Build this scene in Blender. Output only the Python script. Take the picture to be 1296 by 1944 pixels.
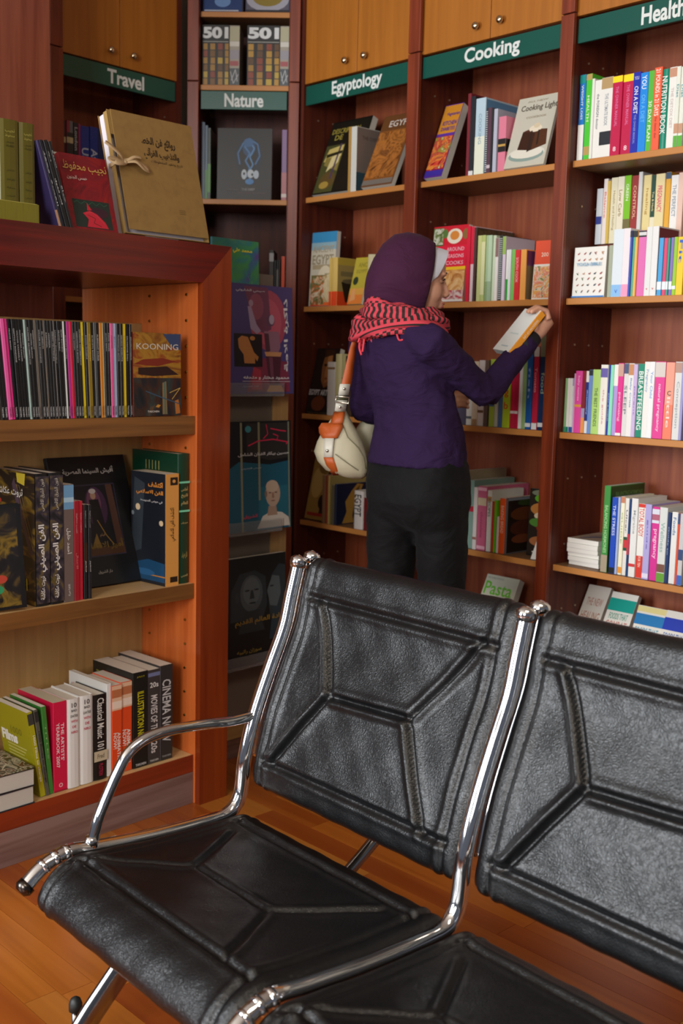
import bpy, bmesh, math, random
import numpy as np
from mathutils import Matrix, Vector
for o in list(bpy.data.objects): bpy.data.objects.remove(o)
random.seed(7)
SC = bpy.context.scene
COL = SC.collection
# ------------------------------------------------------------------ camera
F_PX = 2088.75; PITCH = math.radians(7.659); ROLL = math.radians(1.344); EYE = 1.40
fw = Vector((0, math.cos(PITCH), -math.sin(PITCH))); up0 = Vector((0, math.sin(PITCH), math.cos(PITCH))); rt0 = Vector((1, 0, 0))
rt = rt0 * math.cos(ROLL) + up0 * math.sin(ROLL); up = up0 * math.cos(ROLL) - rt0 * math.sin(ROLL)
CAM = Vector((0, 0, EYE))
cd = bpy.data.cameras.new('camera'); cam = bpy.data.objects.new('camera', cd); COL.objects.link(cam)
cd.sensor_fit = 'VERTICAL'; cd.sensor_height = 36; cd.lens = F_PX / 1944 * 36; cd.clip_start = .05
cam.matrix_world = Matrix(((rt.x, up.x, -fw.x, 0), (rt.y, up.y, -fw.y, 0), (rt.z, up.z, -fw.z, EYE), (0, 0, 0, 1)))
cd.dof.use_dof = True; cd.dof.focus_distance = 2.65; cd.dof.aperture_fstop = 4.0
SC.camera = cam
# ------------------------------------------------------------------ world, lights, exposure
w = bpy.data.worlds.new('world'); SC.world = w; w.use_nodes = True
w.node_tree.nodes['Background'].inputs[0].default_value = (.75, .82, 1.0, 1); w.node_tree.nodes['Background'].inputs[1].default_value = .13
def area(name, loc, aim, sx, sy, power, color):
    l = bpy.data.lights.new(name, 'AREA'); l.shape = 'RECTANGLE'; l.size = sx; l.size_y = sy; l.energy = power; l.color = color
    o = bpy.data.objects.new(name, l); COL.objects.link(o); o.location = loc
    o.rotation_euler = (Vector(aim) - Vector(loc)).to_track_quat('-Z', 'Y').to_euler(); return o
area('window_daylight', (-1.9, -2.1, 2.2), (0.0, 3.2, 1.1), 1.3, 1.9, 150, (1.0, .98, .96))
area('window_daylight', (-3.7, .35, 1.75), (0.6, 1.9, .9), 1.5, 1.9, 170, (.92, .96, 1.0))
area('warm_fill', (0.5, 0.6, 3.0), (0.5, 1.2, 0), 1.2, .6, 26, (1.0, .86, .68))  # unseen warm fill light under the ceiling, added to lift the room
SC.view_settings.view_transform = 'Standard'; SC.view_settings.look = 'None'
SC.view_settings.exposure = 0.0; SC.view_settings.gamma = 1; SC.view_settings.use_curve_mapping = False

# ------------------------------------------------------------------ pixel rays -> real points
def ray(x, y): return fw + rt * ((x - 648) / F_PX) - up * ((y - 972) / F_PX)
def on_plane(x, y, P, n):
    d = ray(x, y); return CAM + d * ((Vector(P) - CAM).dot(n) / d.dot(n))
def at_y(x, y, Y):
    d = ray(x, y); return CAM + d * (Y / d.y)
class Frame:
    """a vertical working plane: s along it, d into it, z up"""
    def __init__(f, O, deg_dir):
        a = math.radians(deg_dir); f.X = Vector((math.cos(a), math.sin(a), 0)); f.Y = Vector((-math.sin(a), math.cos(a), 0)); f.O = Vector((O[0], O[1], 0)); f.a = a
        f.M = Matrix.Translation(f.O) @ Matrix.Rotation(a, 4, 'Z')
    def px(f, x, y, d=0.0):
        P = on_plane(x, y, f.O + f.Y * d, f.Y); return (P - f.O).dot(f.X), P.z
    def side(f, x, y, s):   # plane perpendicular to it, at s: gives (d, z)
        P = on_plane(x, y, f.O + f.X * s, f.X); return (P - f.O).dot(f.Y), P.z
    def w(f, s, d, z): return f.O + f.X * s + f.Y * d + Vector((0, 0, z))
FW = Frame((.76118, 3.5), -46.35)
cw = FW.w(-1.405, 0, 0)
FN = Frame((cw.x, cw.y), -1.99)
ct = FN.w(-.44, 0, 0)
FT = Frame((ct.x, ct.y), 47.89)
FA = Frame((-.42987, 3.33886), 46.69)
FB = Frame((-.2105978, 2.36011605), math.degrees(math.atan2(-.74314, .66913)))   # waiting bench

# ------------------------------------------------------------------ materials
def lin(h):
    if not isinstance(h, str): return tuple(h) + (1,)
    h = h.lstrip('#'); c = [int(h[i:i + 2], 16) / 255 for i in (0, 2, 4)]
    return tuple(x / 12.92 if x <= .04045 else ((x + .055) / 1.055) ** 2.4 for x in c) + (1,)
_m = {}
def mat(h, rough=.45, metal=0.0, spec=.5, name=None, coat=0):
    k = (h, rough, metal, spec, coat)
    if k in _m: return _m[k]
    m = bpy.data.materials.new(name or 'paint_' + str(h).strip('#')); m.use_nodes = True; b = m.node_tree.nodes['Principled BSDF']
    b.inputs['Base Color'].default_value = lin(h); b.inputs['Roughness'].default_value = rough; b.inputs['Metallic'].default_value = metal
    b.inputs['Specular IOR Level'].default_value = spec; b.inputs['Coat Weight'].default_value = coat; b.inputs['Coat Roughness'].default_value = .12
    _m[k] = m; return m
def wood(c1, c2, axis='z', rough=.35, scale=1.0, coat=.0, spec=.5, bump=.0):
    k = ('wood', c1, c2, axis, rough, scale, coat)
    if k in _m: return _m[k]
    m = bpy.data.materials.new('wood'); m.use_nodes = True; nt = m.node_tree; N = nt.nodes; L = nt.links; b = N['Principled BSDF']
    tc = N.new('ShaderNodeTexCoord'); mp = N.new('ShaderNodeMapping'); L.new(tc.outputs['Object'], mp.inputs['Vector'])
    s = {'x': (1.2, 26, 26), 'y': (26, 1.2, 26), 'z': (26, 26, 1.2)}[axis]; mp.inputs['Scale'].default_value = [v * scale for v in s]
    oi = N.new('ShaderNodeObjectInfo'); mm = N.new('ShaderNodeMath'); mm.operation = 'MULTIPLY'; mm.inputs[1].default_value = 40; L.new(oi.outputs['Random'], mm.inputs[0]); L.new(mm.outputs[0], mp.inputs['Location'])
    n = N.new('ShaderNodeTexNoise'); n.inputs['Scale'].default_value = 1.6; n.inputs['Detail'].default_value = 6; n.inputs['Distortion'].default_value = .6; L.new(mp.outputs[0], n.inputs['Vector'])
    r = N.new('ShaderNodeValToRGB'); r.color_ramp.elements[0].position = .32; r.color_ramp.elements[1].position = .68
    r.color_ramp.elements[0].color = lin(c1); r.color_ramp.elements[1].color = lin(c2); L.new(n.outputs['Fac'], r.inputs[0]); L.new(r.outputs[0], b.inputs['Base Color'])
    b.inputs['Roughness'].default_value = rough; b.inputs['Coat Weight'].default_value = coat; b.inputs['Coat Roughness'].default_value = .2; b.inputs['Specular IOR Level'].default_value = spec
    _m[k] = m; return m
def blotch(cols, scale=8, rough=.35, dist=1.0, stops=None, detail=3, stretch=(1, 1, 1)):
    k = ('blotch', tuple(cols), scale, rough, dist, stretch)
    if k in _m: return _m[k]
    m = bpy.data.materials.new('printed_picture'); m.use_nodes = True; nt = m.node_tree; N = nt.nodes; L = nt.links; b = N['Principled BSDF']
    tc = N.new('ShaderNodeTexCoord'); mp = N.new('ShaderNodeMapping'); mp.inputs['Scale'].default_value = stretch; L.new(tc.outputs['Object'], mp.inputs['Vector'])
    n = N.new('ShaderNodeTexNoise'); n.inputs['Scale'].default_value = scale; n.inputs['Detail'].default_value = detail; n.inputs['Distortion'].default_value = dist; L.new(mp.outputs[0], n.inputs['Vector'])
    r = N.new('ShaderNodeValToRGB'); e = r.color_ramp.elements
    for i, c in enumerate(cols):
        p = .28 + .44 * i / max(1, len(cols) - 1)
        if i < 2: el = e[i]; el.position = p
        else: el = e.new(p)
        el.color = lin(c)
    L.new(n.outputs['Fac'], r.inputs[0]); L.new(r.outputs[0], b.inputs['Base Color']); b.inputs['Roughness'].default_value = rough
    _m[k] = m; return m
def leather(c, scale=260, rough=.42, bump=.35):
    m = bpy.data.materials.new('leather'); m.use_nodes = True; nt = m.node_tree; N = nt.nodes; L = nt.links; b = N['Principled BSDF']
    tc = N.new('ShaderNodeTexCoord'); v = N.new('ShaderNodeTexVoronoi'); v.feature = 'DISTANCE_TO_EDGE'; v.inputs['Scale'].default_value = scale
    n0 = N.new('ShaderNodeTexNoise'); n0.inputs['Scale'].default_value = scale * .35; n0.inputs['Detail'].default_value = 3
    mx = N.new('ShaderNodeMix'); mx.data_type = 'VECTOR'; mx.inputs['Factor'].default_value = .02; L.new(tc.outputs['Object'], mx.inputs['A']); L.new(n0.outputs['Color'], mx.inputs['B']); L.new(mx.outputs['Result'], v.inputs['Vector']); L.new(tc.outputs['Object'], n0.inputs['Vector'])
    ml = N.new('ShaderNodeMath'); ml.operation = 'MULTIPLY'; ml.inputs[1].default_value = 2.2; ml.use_clamp = True; L.new(v.outputs['Distance'], ml.inputs[0])
    ad = N.new('ShaderNodeMath'); ad.operation = 'ADD'; L.new(ml.outputs[0], ad.inputs[0]); L.new(n0.outputs['Fac'], ad.inputs[1])
    bp = N.new('ShaderNodeBump'); bp.inputs['Strength'].default_value = bump; bp.inputs['Distance'].default_value = .0016; L.new(ad.outputs[0], bp.inputs['Height']); L.new(bp.outputs[0], b.inputs['Normal'])
    b.inputs['Base Color'].default_value = lin(c); b.inputs['Roughness'].default_value = rough
    return m
CHROME = mat('#e8e8ea', .07, 1.0, name='chrome'); PAGES = mat('#d9d3c6', .8, name='page_edges'); CLEAR = None
def acrylic():
    m = bpy.data.materials.new('clear_acrylic'); m.use_nodes = True; b = m.node_tree.nodes['Principled BSDF']
    b.inputs['Base Color'].default_value = (.9, .92, .93, 1); b.inputs['Roughness'].default_value = .06; b.inputs['Transmission Weight'].default_value = .92; b.inputs['IOR'].default_value = 1.3; return m
CLEAR = acrylic()
PRINT = bpy.data.materials.new('printed_ink'); PRINT.use_nodes = True
_a = PRINT.node_tree.nodes.new('ShaderNodeVertexColor'); _a.layer_name = 'ink'; PRINT.node_tree.links.new(_a.outputs[0], PRINT.node_tree.nodes['Principled BSDF'].inputs['Base Color']); PRINT.node_tree.nodes['Principled BSDF'].inputs['Roughness'].default_value = .4

# ------------------------------------------------------------------ objects and meshes
def link(o, parent=None):
    COL.objects.link(o)
    if parent: o.parent = parent
    return o
def tag(o, label=None, cat=None, group=None, kind=None):
    for k, v in (('label', label), ('category', cat), ('group', group), ('kind', kind)):
        if v: o[k] = v
    return o
def empty(name, M, label=None, cat=None, group=None, kind=None):
    o = bpy.data.objects.new(name, None); o.empty_display_size = .05; o.matrix_world = M; COL.objects.link(o)
    return tag(o, label, cat, group, kind)
def mesh(name, verts, faces, m, parent=None, smooth=False, bevel=0, mats=None, fm=None):
    me = bpy.data.meshes.new(name); me.from_pydata([tuple(v) for v in verts], [], faces); me.update()
    for q in (mats or [m]): me.materials.append(q)
    if fm: me.polygons.foreach_set('material_index', fm)
    if smooth: me.polygons.foreach_set('use_smooth', [True] * len(me.polygons))
    o = bpy.data.objects.new(name, me); link(o, parent)
    if bevel:
        b = o.modifiers.new('bevel', 'BEVEL'); b.width = bevel; b.segments = 2; b.limit_method = 'ANGLE'
    return o
class MB:
    def __init__(s): s.v = []; s.f = []; s.m = []
    def add(s, v, f, mi=0):
        n = len(s.v); s.v += [Vector(x) for x in v]; s.f += [tuple(i + n for i in q) for q in f]; s.m += [mi] * len(f); return s
    def box(s, x0, x1, y0, y1, z0, z1, mi=0, M=None):
        v = [Vector((x, y, z)) for x in (x0, x1) for y in (y0, y1) for z in (z0, z1)]
        if M: v = [M @ q for q in v]
        return s.add(v, [(0, 1, 3, 2), (4, 6, 7, 5), (0, 4, 5, 1), (2, 3, 7, 6), (0, 2, 6, 4), (1, 5, 7, 3)], mi)
    def tube(s, pts, r, seg=10, mi=0, cap=True):
        pts = [Vector(p) for p in pts]; rr = r if isinstance(r, (list, tuple)) else [r] * len(pts); n = len(pts); rings = []; prev = None
        for i, p in enumerate(pts):
            t = (pts[min(i + 1, n - 1)] - pts[max(i - 1, 0)]).normalized()
            a = (prev - t * prev.dot(t)).normalized() if prev is not None else t.orthogonal().normalized(); prev = a; b = t.cross(a)
            rings.append([p + (a * math.cos(k * 2 * math.pi / seg) + b * math.sin(k * 2 * math.pi / seg)) * rr[i] for k in range(seg)])
        return s.loft(rings, mi, cap)
    def loft(s, rings, mi=0, cap=True):
        k = len(rings[0]); v = [p for r in rings for p in r]; f = []
        for i in range(len(rings) - 1):
            for j in range(k): f.append((i * k + j, i * k + (j + 1) % k, (i + 1) * k + (j + 1) % k, (i + 1) * k + j))
        if cap: f.append(tuple(reversed(range(k)))); f.append(tuple((len(rings) - 1) * k + j for j in range(k)))
        return s.add(v, f, mi)
    def ball(s, c, r, seg=14, rings=9, mi=0, M=None):
        r = r if isinstance(r, (tuple, list)) else (r, r, r); R = []
        for i in range(1, rings):
            th = math.pi * i / rings; R.append([Vector((r[0] * math.sin(th) * math.cos(2 * math.pi * j / seg), r[1] * math.sin(th) * math.sin(2 * math.pi * j / seg), -r[2] * math.cos(th))) for j in range(seg)])
        n0 = [Vector((0, 0, -r[2]))] * seg; n1 = [Vector((0, 0, r[2]))] * seg
        RR = [[(M @ p if M else p) + Vector(c) for p in ring] for ring in [n0] + R + [n1]]
        return s.loft(RR, mi, False)
    def build(s, name, m, parent=None, smooth=False, bevel=0):
        ms = m if isinstance(m, list) else [m]
        return mesh(name, s.v, s.f, None, parent, smooth, bevel, ms, s.m if len(ms) > 1 else None)
def smooth_path(pts, n=6):
    P = [Vector(p) for p in pts]; out = []
    for i in range(len(P) - 1):
        a = P[max(i - 1, 0)]; b = P[i]; c = P[i + 1]; d = P[min(i + 2, len(P) - 1)]
        for k in range(n):
            t = k / n; out.append(.5 * ((2 * b) + (c - a) * t + (2 * a - 5 * b + 4 * c - d) * t * t + (3 * b - a - 3 * c + d) * t ** 3))
    out.append(P[-1]); return out
def box(name, x0, x1, y0, y1, z0, z1, m, parent=None, bevel=0): return MB().box(x0, x1, y0, y1, z0, z1).build(name, m, parent, bevel=bevel)

# ------------------------------------------------------------------ lettering
AR = {'ا': 'ﺍﺎ', 'أ': 'ﺃﺄ', 'إ': 'ﺇﺈ', 'ب': 'ﺏﺐﺑﺒ', 'ت': 'ﺕﺖﺗﺘ', 'ث': 'ﺙﺚﺛﺜ', 'ج': 'ﺝﺞﺟﺠ', 'ح': 'ﺡﺢﺣﺤ', 'خ': 'ﺥﺦﺧﺨ', 'د': 'ﺩﺪ', 'ذ': 'ﺫﺬ', 'ر': 'ﺭﺮ', 'ز': 'ﺯﺰ', 'س': 'ﺱﺲﺳﺴ', 'ش': 'ﺵﺶﺷﺸ', 'ص': 'ﺹﺺﺻﺼ', 'ض': 'ﺽﺾﺿﻀ', 'ط': 'ﻁﻂﻃﻄ', 'ظ': 'ﻅﻆﻇﻈ', 'ع': 'ﻉﻊﻋﻌ', 'غ': 'ﻍﻎﻏﻐ', 'ف': 'ﻑﻒﻓﻔ', 'ق': 'ﻕﻖﻗﻘ', 'ك': 'ﻙﻚﻛﻜ', 'ل': 'ﻝﻞﻟﻠ', 'م': 'ﻡﻢﻣﻤ', 'ن': 'ﻥﻦﻧﻨ', 'ه': 'ﻩﻪﻫﻬ', 'ة': 'ﺓﺔ', 'و': 'ﻭﻮ', 'ي': 'ﻱﻲﻳﻴ', 'ى': 'ﻯﻰ', 'ئ': 'ﺉﺊﺋﺌ'}
def arabic(t):
    if not any(c in AR for c in t): return t
    t = t.replace('لا', '\uE000').replace('لأ', '\uE000').replace('لإ', '\uE000'); out = []
    for i, c in enumerate(t):
        prv = t[i - 1] if i else ' '; nx = t[i + 1] if i + 1 < len(t) else ' '
        jp = prv in AR and len(AR[prv]) == 4; jn = nx in AR or nx == '\uE000'
        if c == '\uE000': out.append('ﻼ' if jp else 'ﻻ'); continue
        if c not in AR: out.append(c); continue
        f = AR[c]
        if len(f) == 2: out.append(f[1] if jp else f[0])
        else: out.append(f[3] if jp and jn else f[2] if jn else f[1] if jp else f[0])
    return ''.join(reversed(out))
_t = {}
def glyphs(body, bold):
    k = (body, bold)
    if k not in _t:
        c = bpy.data.curves.new('t', 'FONT'); c.body = arabic(body); c.resolution_u = 4 if bold > .013 else 2; c.offset = bold; c.align_x = 'LEFT'
        o = bpy.data.objects.new('t', c); COL.objects.link(o); bpy.context.view_layer.update(); me = o.to_mesh()
        v = [Vector(x.co[:2] + (0,)) for x in me.vertices]; f = [tuple(p.vertices) for p in me.polygons]; o.to_mesh_clear(); bpy.data.objects.remove(o); bpy.data.curves.remove(c)
        xs = [q.x for q in v] or [0, 1]; ys = [q.y for q in v] or [0, 1]; _t[k] = (v, f, min(xs), max(xs), min(ys), max(ys))
    return _t[k]
class Face:
    """a printable face: O corner, U and V unit vectors, N outward"""
    def __init__(s, O, U, V, w, h): s.O = Vector(O); s.U = Vector(U); s.V = Vector(V); s.N = s.U.cross(s.V); s.w = w; s.h = h; s.k = 1
    def P(s, u, v, e): return s.O + s.U * u + s.V * v + s.N * e
def text(face, parent, body, u, v, h, color, width=None, rot=0, bold=.012, name='title', fit=None, thick=0):
    """centred on (u, v) in metres; h = letter height; width squeezes to fit"""
    g, f, x0, x1, y0, y1 = glyphs(body, bold)
    if not g: return None
    sy = h / max(y1 - y0, .01); sx = sy
    if width: sx = width / max(x1 - x0, .01)
    if fit and (x1 - x0) * sx > fit: k = fit / ((x1 - x0) * sx); sx *= k; sy *= max(k, .6)
    a = math.radians(rot); ca, sa = math.cos(a), math.sin(a); face.k += 1; e = .0003 + .00012 * face.k; V = []
    for q in g:
        x = (q.x - (x0 + x1) / 2) * sx; y = (q.y - (y0 + y1) / 2) * sy
        V.append(face.P(u + x * ca - y * sa, v + x * sa + y * ca, e))
    return mesh(name, V, f, mat(color, .5), parent)
def shapes(face, parent, items, name='cover_print'):
    """flat print: items (colour, polygon) in fractions of the face; polygon may be ('o', cx, cy, rx, ry[, rot])"""
    V = []; Fc = []; C = []
    for c, poly in items:
        if poly[0] == 'o':
            _, cx, cy, rx, ry = poly[:5]; a = math.radians(poly[5]) if len(poly) > 5 else 0; P = []
            for k in range(18):
                t = k * math.pi / 9; x = rx * math.cos(t); y = ry * math.sin(t); P.append((cx + x * math.cos(a) - y * math.sin(a), cy + x * math.sin(a) + y * math.cos(a)))
        elif poly[0] == 'r': _, x0, y0, x1, y1 = poly; P = [(x0, y0), (x1, y0), (x1, y1), (x0, y1)]
        elif poly[0] == 'l':
            _, wd, pts = poly
            for (ax, ay), (bx, by) in zip(pts, pts[1:]):
                dx = (bx - ax) * face.w; dy = (by - ay) * face.h; L = math.hypot(dx, dy) or 1; nx = -dy / L * wd / 2 / face.w; ny = dx / L * wd / 2 / face.h
                face.k += 1; e = .0003 + .00006 * face.k; n = len(V)
                V += [face.P(x * face.w, y * face.h, e) for x, y in ((ax - nx, ay - ny), (bx - nx, by - ny), (bx + nx, by + ny), (ax + nx, ay + ny))]; Fc.append((n, n + 1, n + 2, n + 3)); C.append(c)
            continue
        else: P = poly
        face.k += 1; e = .0003 + .00006 * face.k; n = len(V)
        P = [(min(max(x, .003), .997), min(max(y, .003), .997)) for x, y in P]
        V += [face.P(x * face.w, y * face.h, e) for x, y in P]; Fc.append(tuple(range(n, n + len(P)))); C.append(c)
    o = mesh(name, V, Fc, PRINT, parent); at = o.data.color_attributes.new('ink', 'FLOAT_COLOR', 'CORNER'); i = 0
    for p, c in zip(o.data.polygons, C):
        for _ in p.loop_indices: at.data[i].color = lin(c); i += 1
    return o
def patch(face, parent, x0, y0, x1, y1, m, name='cover_picture'):
    face.k += 1; e = .0003 + .00006 * face.k
    return mesh(name, [face.P(x * face.w, y * face.h, e) for x, y in ((x0, y0), (x1, y0), (x1, y1), (x0, y1))], [(0, 1, 2, 3)], m, parent)

# ------------------------------------------------------------------ books
def book(M, w, t, h, color, label, cat='book', group=None, name='book', spine='L', hard=False, pages=None, cover_mat=None, spine_color=None):
    """local: x width, y thickness (front cover at y=0), z height; spine at x=0 ('L') or x=w ('R')"""
    root = empty(name, M, label, cat, group)
    ct_ = .0022 if hard else .0007; ov = .003 if hard else .0; ct_ = min(ct_, t * .2)
    b = .0025 if hard and t > .012 else 0
    if hard and t > .012: out = [(w, 0), (.004, 0), (.0015, .0015), (-b * .6, t * .2), (-b, t * .5), (-b * .6, t * .8), (.0015, t - .0015), (.004, t), (w, t)]
    else: out = [(w, 0), (w * .5, 0), (.0012, 0), (0, min(.001, t * .2)), (0, t * .5), (0, t - min(.001, t * .2)), (.0012, t), (w * .5, t), (w, t)]
    inn = [(w, ct_), (.006, ct_), (.004, ct_), (.0025, ct_ + .0004), (.002, t * .5), (.0025, t - ct_ - .0004), (.004, t - ct_), (.006, t - ct_), (w, t - ct_)]
    if spine == 'R': out = [(w - x, y) for x, y in out]; inn = [(w - x, y) for x, y in inn]
    n = len(out); V = []
    for z in (0, h):
        V += [(x, y, z) for x, y in out] + [(x, y, z) for x, y in inn]
    f = []
    for i in range(n - 1):
        f += [(i, i + 1, 2 * n + i + 1, 2 * n + i), (n + i + 1, n + i, 3 * n + i, 3 * n + i + 1), (i + 1, i, n + i, n + i + 1), (2 * n + i, 2 * n + i + 1, 3 * n + i + 1, 3 * n + i)]
    f += [(0, 2 * n, 3 * n, n), (n - 1, 2 * n - 1, 4 * n - 1, 3 * n - 1)]
    if spine == 'R': f = [tuple(reversed(q)) for q in f]
    cm = cover_mat or mat(color, .38)
    mats = [cm]; fm = None
    if spine_color:
        mats = [cm, mat(spine_color, .38)]; fm = []
        for i in range(n - 1): fm += [1 if 2 <= i <= 5 else 0] * 4
        fm += [0, 0]
    c = mesh('cover', V, f, cm, root, mats=mats, fm=fm)
    x0, x1 = (.0025, w - ov) if spine == 'L' else (ov, w - .0025)
    box('page_block', x0, x1, ct_, t - ct_, ov, h - ov if ov else h - .0004, pages or PAGES, root)
    F = {'front': Face((0, 0, 0), (1, 0, 0), (0, 0, 1), w, h), 'back': Face((w, t, 0), (-1, 0, 0), (0, 0, 1), w, h)}
    F['spine'] = Face((-b, t, 0), (0, -1, 0), (0, 0, 1), t, h) if spine == 'L' else Face((w + b, 0, 0), (0, 1, 0), (0, 0, 1), t, h)
    return root, c, F
def clampw(fr, s, w):
    for lo, hi in BAYS.get(id(fr), []):
        if s + w / 2 > lo - .02 and s + w / 2 < hi + .01:
            if s < lo:
                if w > .05: w -= lo - s
                s = lo
            if s + w > hi:
                if w > .05: w = hi - s
                else: s = hi - w
    return s, w
BAYS = {id(FW): [(-1.381, -.809), (-.760, -.158), (-.109, .506)], id(FN): [(-.391, -.044)], id(FT): [(-.576, -.044)]}
R90 = Matrix.Rotation(math.pi / 2, 4, 'Z')
ORD = ['zeroth', 'first', 'second', 'third', 'fourth', 'fifth', 'sixth', 'seventh', 'eighth', 'ninth', 'tenth', 'eleventh', 'twelfth', 'thirteenth', 'fourteenth', 'fifteenth', 'sixteenth', 'seventeenth', 'eighteenth', 'nineteenth', 'twentieth']
def ordn(i):
    if i <= 20: return ORD[i]
    return {2: 'twenty', 3: 'thirty', 4: 'forty', 5: 'fifty'}[i // 10] + ('-' + ORD[i % 10] if i % 10 else '') if i % 10 else {3: 'thirtieth', 4: 'fortieth', 5: 'fiftieth'}[i // 10]
def spines(fr, z, d0, place, group, rows, depth=.16, lean=0, start=1, hard=False, mirror_lean=None):
    """books standing spine out. row: x0, x1, y_top (pixels at the spine plane), colour, look, bands, texts, {options}"""
    prev = -99
    for i, r in enumerate(rows):
        x0, x1, y, colr, look = r[:5]; bands = r[5] if len(r) > 5 else []; texts = r[6] if len(r) > 6 else []; op = r[7] if len(r) > 7 else {}
        s0, zz = fr.px(x0, y, d0); s1, _ = fr.px(x1, y, d0); h = (zz - z) * op.get('hk', 1); t = max(s1 - s0 - .0004, .003)
        ln = op.get('lean', lean if not callable(lean) else lean(i)); a = math.radians(ln)
        # top positions are measured: shift the foot by the lean
        sb = s1 + math.sin(a) * h
        if op.get('back'): prev += .002
        if sb - t < prev: sb = prev + t
        sb, t = clampw(fr, sb - t, t); sb += t; prev = sb + (.0022 if op.get('front') or a > .2 else .0003)
        M = fr.M @ Matrix.Translation((sb, d0 + op.get('dd', random.uniform(0, .006)), z + .0005 + (.0045 if a > .2 else t * abs(math.sin(a)) * (a > 0)))) @ Matrix.Rotation(-a, 4, 'Y') @ R90
        look_ = look + ', ' + ordn(i + start) + ' from the left ' + place
        if len(look_.split()) > 15: look_ = look_.replace(' from the left', ' from left').replace(' on the ', ' on ').replace(' in the ', ' in ').replace(' of the ', ' of ')
        if len(look_.split()) > 16: look_ = look_.replace(' of low case', ' of case').replace(' of second Health shelf', ' of Health').replace(' in row of thin', ' of the thin')
        nm = op.get('name', 'book')
        root, c, F = book(M, op.get('w', depth), t, h / max(math.cos(a), .9), colr, look_, group=group, name=nm, spine='L', hard=op.get('hard', hard and t > .012), spine_color=op.get('sc'), pages=op.get('pages'))
        fs = F['spine']
        if bands: shapes(fs, c, [(bc, ('r', .0, b0, 1., b1)) if not isinstance(b0, tuple) else (bc, b0) for b0, b1, bc in bands], 'spine_band')
        for tx in texts:
            s_, tc, v_, len_, wd = tx[:5]   # string, colour, centre fraction, length fraction, letter height as fraction of thickness
            up_ = tx[5] if len(tx) > 5 else -90
            text(fs, c, s_, fs.w * (tx[6] if len(tx) > 6 else .5), fs.h * v_, fs.w * wd, tc, width=fs.h * len_ if up_ else fs.w * len_, rot=up_)
        if op.get('front'): op['front'](F['front'], c)
        if op.get('back'): op['back'](F['back'], c)
def faced(fr, s, d, z, w, t, h, color, label, yaw=0, tilt=0, roll=0, **k):
    """a book shown cover out; (s, d, z) is its front lower left corner, tilt leans the top back"""
    s, w = clampw(fr, s, w)
    M = fr.M @ Matrix.Translation((s, d, z + .0012 + t * math.sin(math.radians(max(0, tilt))))) @ Matrix.Rotation(math.radians(yaw), 4, 'Z') @ Matrix.Rotation(math.radians(roll), 4, 'Y') @ Matrix.Rotation(math.radians(-tilt), 4, 'X')
    return book(M, w, t, h, color, label, **k)
# ================================================================== THE SETTING
def srgb(a): return a
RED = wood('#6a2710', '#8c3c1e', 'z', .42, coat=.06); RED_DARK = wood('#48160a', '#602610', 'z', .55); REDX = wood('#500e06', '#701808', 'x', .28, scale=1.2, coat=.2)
POST_A = wood('#762a0c', '#8c3a12', 'z', .3, coat=.25); INNER_A = wood('#c4602a', '#d87438', 'z', .3, coat=.3); MAPLE = wood('#a47c48', '#bc945c', 'z', .5, scale=.7); MAPLEX = wood('#c69c68', '#dab884', 'x', .42)
OAK = wood('#a0601a', '#b06c22', 'z', .45); EDGE = mat('#c08040', .45, name='shelf_edge'); SHELF_TOP = mat('#7d5a3c', .5, name='shelf_board')
BACKP = wood('#803820', '#98502e', 'z', .5); BROWNX = wood('#66401c', '#8a5c2c', 'x', .4, scale=.9); GREEN = mat('#0b5145', .35, name='sign_green'); LETTER = '#dfe3df'
# floor: every strip of the boards in view is a piece of its own
fl = mesh('floor', [(-5, -3, -.012), (5, -3, -.012), (5, 6.5, -.012), (-5, 6.5, -.012)], [(0, 1, 2, 3)], mat('#5a2f14', .5)); tag(fl, 'orange brown laminate floor of narrow boards', kind='structure')
fl['label'] = 'glossy orange brown floor of narrow wooden boards'
PL = [wood(a, b, 'x', .3, scale=sc, coat=.3) for a, b, sc in (('#984c14', '#ac6020', .5), ('#9e5618', '#b26826', .6), ('#904616', '#a4581e', .45), ('#863c14', '#984c1a', .5), ('#a25e20', '#b06c2a', .7))]
FF = Frame((-.5, 2.4), -46.0); bw = .078; k = 0
cache = {}
for j in range(-19, 19):
    x = -2.3 + random.uniform(0, .8); y0 = j * bw
    while x < 2.3 and k < 299:
        L = random.choice((.5, .62, .8, .95)); c = FF.w(x + L / 2, y0, 0)
        x2 = x + L
        if -1.9 < c.x < 1.3 and .9 < c.y < 4.4:
            key = (L, random.randrange(5))
            if key not in cache:
                o = MB().box(0, L - .0012, 0, bw - .0012, -.012, 0).build('floor_board', PL[key[1]], fl); cache[key] = o
            else: o = bpy.data.objects.new('floor_board', cache[key].data); link(o, fl)
            o.matrix_world = FF.M @ Matrix.Translation((x, y0, 0)); k += 1
        x = x2
def wall(name, p0, p1, h, m, lab):
    o = MB().box(0, (Vector(p1) - Vector(p0)).length, 0, .1, 0, h).build(name, m); d = Vector(p1) - Vector(p0)
    o.matrix_world = Matrix.Translation((p0[0], p0[1], 0)) @ Matrix.Rotation(math.atan2(d.y, d.x), 4, 'Z'); o['kind'] = 'structure'; o['label'] = lab
PLASTER = mat('#b9ab98', .8, name='plaster')
a_ = FW.w(-1.47, .42, 0); b_ = FW.w(2.2, .42, 0); wall('wall_right', a_, b_, 3.1, PLASTER, 'plain wall behind the tall book cases on the right')
c_ = FT.w(.05, .42, 0); wall('wall_back', c_, a_, 3.1, PLASTER, 'short wall behind the corner book case')
d_ = FT.w(-2.4, .42, 0); wall('wall_left', d_, c_, 3.1, PLASTER, 'plain wall behind the travel book case')
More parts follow.
